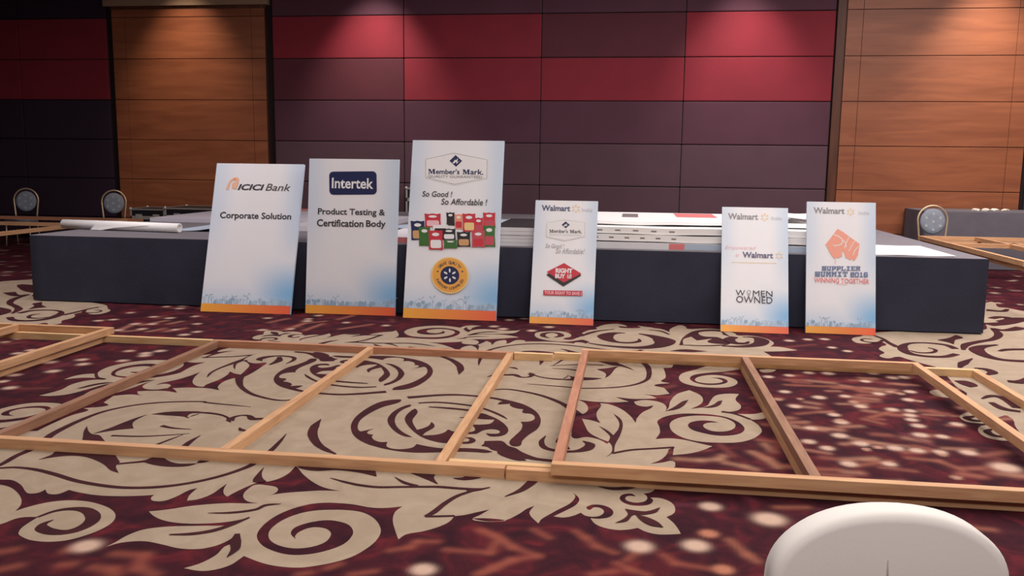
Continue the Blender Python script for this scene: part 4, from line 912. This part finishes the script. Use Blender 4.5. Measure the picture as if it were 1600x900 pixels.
# flex-faced boards in the middle
def wav(a, ph): return lambda u, v: a*(1+math.sin(u*9+ph)*.6+math.sin(u*23+ph*2)*.25)*max(0, 1-v*2.2)+a*.3
GP = 'printed boards stacked mid-stage'
def marks(n, m, u0, u1, v0=.02, v1=.12): return [('printed_mark', u0+(u1-u0)*k/n, u0+(u1-u0)*(k+.3)/n, v0, v1, m) for k in range(n)]
sheet('flex_board', 'lowest of the mid-stage printed boards, with a pale blue and red front edge', 'board', -.40, 1.86, 8.42, 9.75, Z, .062, m_white, group=GP, nx_=2, ny_=2, parts=[('red_edge_print', .345, .41, -1, 0, P_CORAL), ('blue_edge_print', .41, .93, -1, 0, m_paper_blue)])
sheet('flex_board', 'second of the mid-stage printed boards, wrinkled white with a small red print', 'board', -.39, 1.85, 8.44, 9.85, Z+.064, .062, m_paper, wav(.006, .4), group=GP, nx_=48, ny_=8, parts=[('red_print', 0.0, .09, .1, .35, P_CORAL)]+marks(6, P_LINE, .02, .42, -1, 0))
sheet('flex_board', 'third of the mid-stage printed boards, white with dark lettering near its front edge', 'board', -.38, 1.84, 8.46, 10.1, Z+.136, .06, m_paper, wav(.006, 1.7), group=GP, nx_=48, ny_=8, parts=marks(5, P_LINE, .03, .42, -1, 0))
sheet('flex_board', 'topmost of the mid-stage printed boards, white with a flat red patch', 'board', -.42, 1.80, 8.75, 10.6, Z+.206, .03, m_paper, wav(.008, 2.9), group=GP, nx_=48, ny_=10, parts=[('red_print', .42, .62, .55, .95, P_CORAL), ('dark_print', .15, .23, .45, .8, P_LINE), ('dark_print', .76, .86, .35, .75, P_LINE)])
sheet('vinyl_sheet', 'crumpled white vinyl on the mid-stage pile beside the fist board', 'sheet', 1.35, 2.05, 8.95, 9.9, Z+.272, .006, m_paper, lambda u, v: .03*abs(math.sin(u*5+v*3))+.04*math.exp(-((u-.75)**2)/.02)*(1-v))
sheet('vinyl_sheet', 'flat white vinyl strip lying on the right front edge of the stage', 'sheet', 1.89, 2.98, 8.40, 9.42, Z, .008, m_paper, lambda u, v: .002*math.sin(u*14)+.002, nx_=20)
# loose sheets behind the pile on the left
sheet('printed_sheet', 'curled white sheet with a pinkish end on the deck behind the tallest board', 'sheet', -2.5, -1.35, 10.6, 11.7, Z, .006, m_paper_blue, lambda u, v: .06*math.sin(u*math.pi)*(1-v*.5)+.03*u, parts=[('pink_print', .86, .99, .02, .98, P_CORAL)])
sheet('printed_sheet', 'white sheet on the deck behind the left edge of the red-diamond board', 'sheet', -1.12, -.4, 10.4, 11.4, Z, .006, m_paper, lambda u, v: .07*u*u+.01)
sheet('printed_board', 'pink-fronted printed board on the stage edge between the navy-badge and tallest boards', 'board', -2.55, -1.42, 8.43, 9.6, Z, .06, m_white, nx_=2, ny_=2, parts=[('pink_edge_print', 0, 1, -1, 0, P_CORAL)])
sheet('printed_sheet', 'pale blue curved sheet on the deck between the navy-badge and tallest boards', 'sheet', -3.0, -2.2, 9.62, 10.55, Z, .008, m_paper_blue, lambda u, v: .05*math.sin(u*math.pi)*(1-.4*v)+.004)
sheet('foam_board', 'grey-topped white board on the deck between the swoosh and navy-badge boards', 'board', -4.0, -3.0, 9.55, 11.8, Z, .06, m_paper_grey, nx_=2, ny_=2, parts=[('white_edge', 0, 1, -1, 0, m_white)])
# left end of the stage
sheet('printed_board', 'big greyish board lying flat on the left of the stage, red at its far end', 'board', -6.2, -4.05, 10.55, 13.3, Z, .05, m_paper_grey, nx_=2, ny_=2, parts=[('red_print', .25, 1, .8, .99, P_CORAL)])
sheet('vinyl_sheet', 'pale bluish sheet with a lifted front edge, right of the white roll', 'sheet', -5.15, -4.1, 9.2, 10.5, Z, .006, m_paper_blue, lambda u, v: .055*math.exp(-((u-.62)/.25)**2)*max(0, 1-v)+.003, nx_=24)
# rolled banner
ra = at(100, 357, SH+.0); rb = at(281, 364, SH+.0)
ra.z = rb.z = SH+.056; dv = (rb-ra)
t = empty('banner_roll', (ra+rb)/2-Vector((0, 0, .055)), 'rolled-up white banner lying near the left front corner of the stage', 'roll', rot=(0, 0, math.atan2(dv.y, dv.x)))
Lr = dv.length/2; bm = bmesh.new(); prof = [(.054, .046, 0)]
seg = 24; rings = []
for rr_, xx in ((.052, -Lr), (.0535, 0), (.052, Lr), (.036, Lr), (.035, Lr-.25), (0.001, Lr-.26)):
    rings.append([bm.verts.new((xx, rr_*math.cos(2*math.pi*k/seg), .053+rr_*math.sin(2*math.pi*k/seg))) for k in range(seg)])
for A, B in zip(rings[:-1], rings[1:]):
    for k in range(seg): bm.faces.new((A[k], A[(k+1) % seg], B[(k+1) % seg], B[k])).smooth = True
bm.faces.new(rings[0][::-1]); bmesh.ops.recalc_face_normals(bm, faces=bm.faces[:])
mesh_obj('rolled_vinyl', bm, m_paper, t)
bm = bmesh.new()                                             # loose end of the roll, hanging down to the deck
ft = [(-.30, -.0545, .060), (-.05, -.0545, .064), (.2, -.0548, .070), (.42, -.0548, .078)]
fb_ = [(-.36, -.062, .004), (-.20, -.066, .004), (-.02, -.064, .036), (.40, -.0575, .072)]
tv = [bm.verts.new(p) for p in ft]; bv = [bm.verts.new(p) for p in fb_]
for k in range(3): bm.faces.new((bv[k], bv[k+1], tv[k+1], tv[k]))
o = mesh_obj('loose_flap', bm, m_paper, t); md = o.modifiers.new('s', 'SOLIDIFY'); md.thickness = .003

# ------------------------------------------------------------------ chairs
def arch(hw, z0, ztop, n=14, lean=0.0, y0=0.0, narrow=.0):
    """points of an upright hoop, narrowing a little at its foot"""
    pts = []
    zc = ztop-hw
    for k in range(5):
        s = k/5; pts.append((-hw+narrow*(1-s), z0+(zc-z0)*s))
    for k in range(n+1):
        a = math.pi-math.pi*k/n; pts.append((hw*math.cos(a), zc+hw*math.sin(a)))
    for k in range(4, -1, -1):
        s = k/5; pts.append((hw-narrow*(1-s), z0+(zc-z0)*s))
    return [(x, y0+(z-z0)*lean, z) for x, z in pts]
def make_chair(label, loc, rz, H=.985, hw=.205):
    t = empty('banquet_chair', loc, label, 'chair', rot=(0, 0, rz))      # faces -Y
    ln = .10
    bm = bmesh.new(); tube(bm, arch(hw, .46, H, lean=ln, narrow=.03), .0145, 10); mesh_obj('back_hoop', bm, m_brass, t)
    r = hw-.028; zc = H-hw-.02; bm = bmesh.new(); n = 28
    prof = [(0, .034), (.6, .032), (.85, .026), (.96, .014), (1, 0)]
    def ring(f, d, sgn): return [bm.verts.new((r*f*math.cos(2*math.pi*k/n), (zc+r*1.04*f*math.sin(2*math.pi*k/n)-.46)*ln+sgn*d, zc+r*1.04*f*math.sin(2*math.pi*k/n))) for k in range(n)]
    rs = [ring(f, d, -1) for f, d in prof[1:-1]]+[ring(1, 0, -1)]+[ring(f, d, 1) for f, d in prof[-2:0:-1]]
    for A, B in zip(rs[:-1], rs[1:]):
        for k in range(n): bm.faces.new((A[k], A[(k+1) % n], B[(k+1) % n], B[k])).smooth = True
    bm.faces.new(rs[0][::-1]); bm.faces.new(rs[-1])
    bmesh.ops.recalc_face_normals(bm, faces=bm.faces[:])
    for q in range(7):                                        # woven flower motifs
        cx, cz = (0, zc) if q == 6 else (r*.64*math.sin(q*math.pi/3), zc+r*.64*math.cos(q*math.pi/3))
        pts = []
        for k in range(20):
            a = 2*math.pi*k/20; rr = r*.105*(1+.3*math.cos(5*a)); x, z = cx+rr*math.cos(a), cz+rr*math.sin(a); pts.append((x, (z-.46)*ln-.0345 if q == 6 else (z-.46)*ln-.0325, z))
        flat_poly(bm, pts, 1)
    mesh_obj('backrest', bm, [m_cushion, m_motif], t)
    bm = bmesh.new(); bx(bm, -.2, .2, -.42, -.02, .40, .465, 0, bevel=.02); mesh_obj('seat', bm, m_cushion, t)
    bm = bmesh.new(); bx(bm, -.195, .195, -.41, .01, .375, .398, 0, bevel=.006); mesh_obj('seat_frame', bm, m_brass, t)
    for sx in (-1, 1):
        bm = bmesh.new(); tube(bm, [(sx*.185, -.38, .39), (sx*.19, -.39, .2), (sx*.2, -.40, .004)], .0115); mesh_obj('leg', bm, m_brass, t)
        bm = bmesh.new(); tube(bm, [(sx*(hw-.03), 0, .47), (sx*(hw-.03), .0, .37), (sx*(hw-.015), .03, .15), (sx*(hw-.01), .06, .004)], .0115); mesh_obj('leg', bm, m_brass, t)
    return t
make_chair('banquet chair facing out beside the draped table, pale hoop round a dotted back', (4.28, 13.02, 0), .06)
make_chair('banquet chair at the far left edge, behind the propped frame', (-10.52, 13.95, 0), .28, .97, .20)
make_chair('banquet chair near the wooden panel, just left of the flight cases', (-8.86, 13.95, 0), .28, .965, .20)
# two more chairs stand just outside the picture and carry the near ends of the propped frames
make_chair('banquet chair under the near left end of the propped frame', (-10.9, 9.74, 0), math.pi, .97, .20)
make_chair('banquet chair under the near right end of the stacked frames', (5.35, 9.08, 0), math.pi, .97, .20)

# covered chair in the foreground
fcx, fcy = at_y(1384, 800, 1.64).x, 1.64
t = empty('covered_chair', (fcx, fcy, 0), 'rounded back of a chair in a white cloth cover, bottom right foreground', 'chair', rot=(0, 0, .12))
HB = at_y(1400, 786, 1.64).z; a_, b_ = .222, .145
bm = bmesh.new(); out = []
zc = HB-b_
for k in range(6): out.append((-a_-.012*(1-k/6), .05+(zc-.05)*k/6))
for k in range(33):
    an = math.pi-math.pi*k/32; out.append((a_*math.copysign(abs(math.cos(an))**.92, math.cos(an)), zc+b_*math.sin(an)**.95 if math.sin(an) > 0 else zc))
for k in range(5, -1, -1): out.append((a_+.012*(1-k/6), .05+(zc-.05)*k/6))
layers = []
for d, inset in ((-.052, .02), (-.05, .006), (-.038, 0), (.0, .0), (.012, .004), (.014, .016)):
    row = []
    for x, z in out:
        cx_, cz_ = 0, zc
        f = 1-inset/a_; row.append(bm.verts.new((x*f, d+(.10*(1-(z/HB))*-1 if d > 0 else 0), (cz_+(z-cz_)*(1-inset/b_)) if z > cz_ else z)))
    layers.append(row)
for A, B in zip(layers[:-1], layers[1:]):
    for k in range(len(out)-1): bm.faces.new((A[k], B[k], B[k+1], A[k+1])).smooth = True
def cap(row, flip):
    n = len(row)
    for k in range(n//2-1 if n % 2 == 0 else n//2):
        f = [row[k], row[k+1], row[n-2-k], row[n-1-k]]
        if len(set(f)) < 4: f = list(dict.fromkeys(f))
        bm.faces.new(f if flip else f[::-1]).smooth = True
cap(layers[0], True); cap(layers[-1], False)
bmesh.ops.recalc_face_normals(bm, faces=bm.faces[:])
mesh_obj('back_cover', bm, m_cover, t)
bm = bmesh.new()                                            # centre seam where the cover overlaps
tube(bm, [(-.012, -.0535, HB-.09), (-.011, -.054, HB-.12), (-.013, -.0545, HB-.2), (-.012, -.0545, .3)], [.0006, .0014, .002, .0025], 6)
mesh_obj('seam', bm, mat('cover_seam', lin(168, 164, 158), .7), t)
bm = bmesh.new(); bx(bm, -.22, .22, .0, .44, .44, .49, 0, bevel=.02); mesh_obj('seat_cover', bm, m_cover, t)
bm = bmesh.new(); rows = []
per = [(-.225+.45*k/12, .445) for k in range(13)]+[(.225, .445-.445*k/10) for k in range(1, 11)]
per = [(-.225, 0+.445*k/10) for k in range(10)]+per
for zz, f in ((.47, 1), (.25, 1.02), (.012, 1.05)):
    rows.append([bm.verts.new((x*f+.006*math.sin(i*2.1)*(1 if zz < .4 else 0), y*f, zz)) for i, (x, y) in enumerate(per)])
for A, B in zip(rows[:-1], rows[1:]):
    for k in range(len(per)-1): bm.faces.new((A[k], B[k], B[k+1], A[k+1])).smooth = True
o = mesh_obj('cover_skirt', bm, m_cover, t); md = o.modifiers.new('s', 'SOLIDIFY'); md.thickness = .003

# ------------------------------------------------------------------ draped table with napkins
TZ = .87; tl = at(1450, 330, TZ); ty0, ty1 = tl.y, 14.9
TXL = tl.x-.02
t = empty('draped_table', (TXL+1.3, (ty0+ty1)/2, 0), 'long table under a dark grey floor-length cloth by the wood panel', 'table')
hw_, hd_ = 1.3, (ty1-ty0)/2
bm = bmesh.new(); bx(bm, -hw_, hw_, -hd_, hd_, TZ-.03, TZ, 0, bevel=.01); mesh_obj('tabletop_cloth', bm, m_table, t)
bm = bmesh.new(); pth = []; edge(-hw_, -hd_, hw_, -hd_, 0, -1); edge(hw_, -hd_, hw_, hd_, 1, 0); edge(hw_, hd_, -hw_, hd_, 0, 1); edge(-hw_, hd_, -hw_, -hd_, -1, 0)
rows = []
for zz, k in ((TZ-.006, 0), (TZ-.04, .6), (.4, 1.5), (.012, 2.5)):
    rows.append([bm.verts.new((x+n1*(.004+.02*(k/2.5)*.5+w*k*.8), y+n2*(.004+.02*(k/2.5)*.5+w*k*.8), zz)) for x, y, n1, n2, w in pth])
for a, b in zip(rows[:-1], rows[1:]):
    for i in range(len(pth)): bm.faces.new((a[i], b[i], b[(i+1) % len(pth)], a[(i+1) % len(pth)])).smooth = True
bmesh.ops.recalc_face_normals(bm, faces=bm.faces[:]); mesh_obj('table_skirt', bm, m_table, t)
for k, (px, r_) in enumerate(((1524, .04), (1539, .042), (1553, .05), (1571, .042))):
    c = at_y(px, 330, ty0+.45); rn = random.Random(k+5)
    bm = bmesh.new(); bmesh.ops.create_icosphere(bm, subdivisions=2, radius=r_)
    for v in bm.verts:
        f = rn.uniform(.7, 1.2); v.co = Vector((v.co.x*f*1.4, v.co.y*f, max(-r_*.35, v.co.z*f*.6)))
    lo = min(v.co.z for v in bm.verts)
    for v in bm.verts: v.co.z -= lo
    o = mesh_obj('crumpled_napkin', bm, m_napkin, None, (c.x, c.y, TZ))
    tag(o, ['leftmost crumpled white napkin on the draped table', 'second crumpled white napkin from the left on the draped table', 'largest crumpled white napkin on the draped table', 'rightmost crumpled white napkin on the draped table'][k], 'napkin', 'napkins on the draped table')

# ------------------------------------------------------------------ flight cases behind the stage
def flight_case(label, x0, x1, y0, y1, h, lid=.16, seed=0):
    t = empty('flight_case', ((x0+x1)/2, (y0+y1)/2, 0), label, 'case'); w, d = (x1-x0)/2, (y1-y0)/2; e = .028
    bm = bmesh.new(); bx(bm, -w+.004, w-.004, -d+.004, d-.004, .06, h-lid-.004, 0, bevel=.004); mesh_obj('body', bm, m_black, t)
    bm = bmesh.new(); bx(bm, -w+.004, w-.004, -d+.004, d-.004, h-lid, h-.004, 0, bevel=.004); mesh_obj('lid', bm, m_black, t)
    bm = bmesh.new()
    for z0, z1 in ((.06, .06+e), (h-lid-e, h-lid-.002), (h-lid+.002, h-lid+e), (h-e, h)):
        bx(bm, -w, w, -d, -d+e*.3, z0, z1); bx(bm, -w, w, d-e*.3, d, z0, z1); bx(bm, -w, -w+e*.3, -d, d, z0, z1); bx(bm, w-e*.3, w, -d, d, z0, z1)
    for a in (-1, 1):
        for b in (-1, 1): bx(bm, min(a*w, a*(w-e)), max(a*w, a*(w-e)), min(b*d, b*(d-e)), max(b*d, b*(d-e)), .06, h)
        bx(bm, min(a*w, a*(w-e)), max(a*w, a*(w-e)), -d, d, h-.008, h+.001)
        bx(bm, -w, w, min(a*d, a*(d-e)), max(a*d, a*(d-e)), h-.008, h+.001)
    mesh_obj('edge_trim', bm, m_alu, t)
    for a in (-1, 1):
        for b in (-1, 1):
            bm = bmesh.new(); bmesh.ops.create_icosphere(bm, subdivisions=2, radius=.03, matrix=Matrix.Translation((a*(w-.008), b*(d-.008), h-.01))); mesh_obj('ball_corner', bm, m_alu, t, smooth=True)
            bm = bmesh.new(); bmesh.ops.create_cone(bm, cap_ends=True, segments=16, radius1=.03, radius2=.03, depth=.03, matrix=Matrix.Translation((a*(w-.08), b*(d-.08), .03)) @ Matrix.Rotation(math.pi/2, 4, 'Y'))
            bx(bm, a*(w-.08)-.02, a*(w-.08)+.02, b*(d-.08)-.02, b*(d-.08)+.02, .045, .062); mesh_obj('caster', bm, m_black, t)
        bm = bmesh.new(); bx(bm, a*w*.5-.06, a*w*.5+.06, -d-.008, -d+.004, h-lid-.07, h-lid+.06, 0, bevel=.006); bx(bm, a*w*.5-.02, a*w*.5+.02, -d-.016, -d-.006, h-lid-.03, h-lid+.03, 0, bevel=.004); mesh_obj('latch', bm, m_alu, t)
    return t
flight_case('low black flight case with metal edges beside the left chair', -8.62, -7.98, 14.05, 14.6, .66)
flight_case('low black flight case with metal edges, in front of the left wood panel', -7.95, -7.05, 14.0, 14.75, .69)
tx = at_y(634, 300, 14.15).x
flight_case('tall black flight case with metal edges behind the gap left of the tallest board', tx, tx+.72, 14.15, 14.85, at_y(640, 293, 14.15).z, lid=.2)
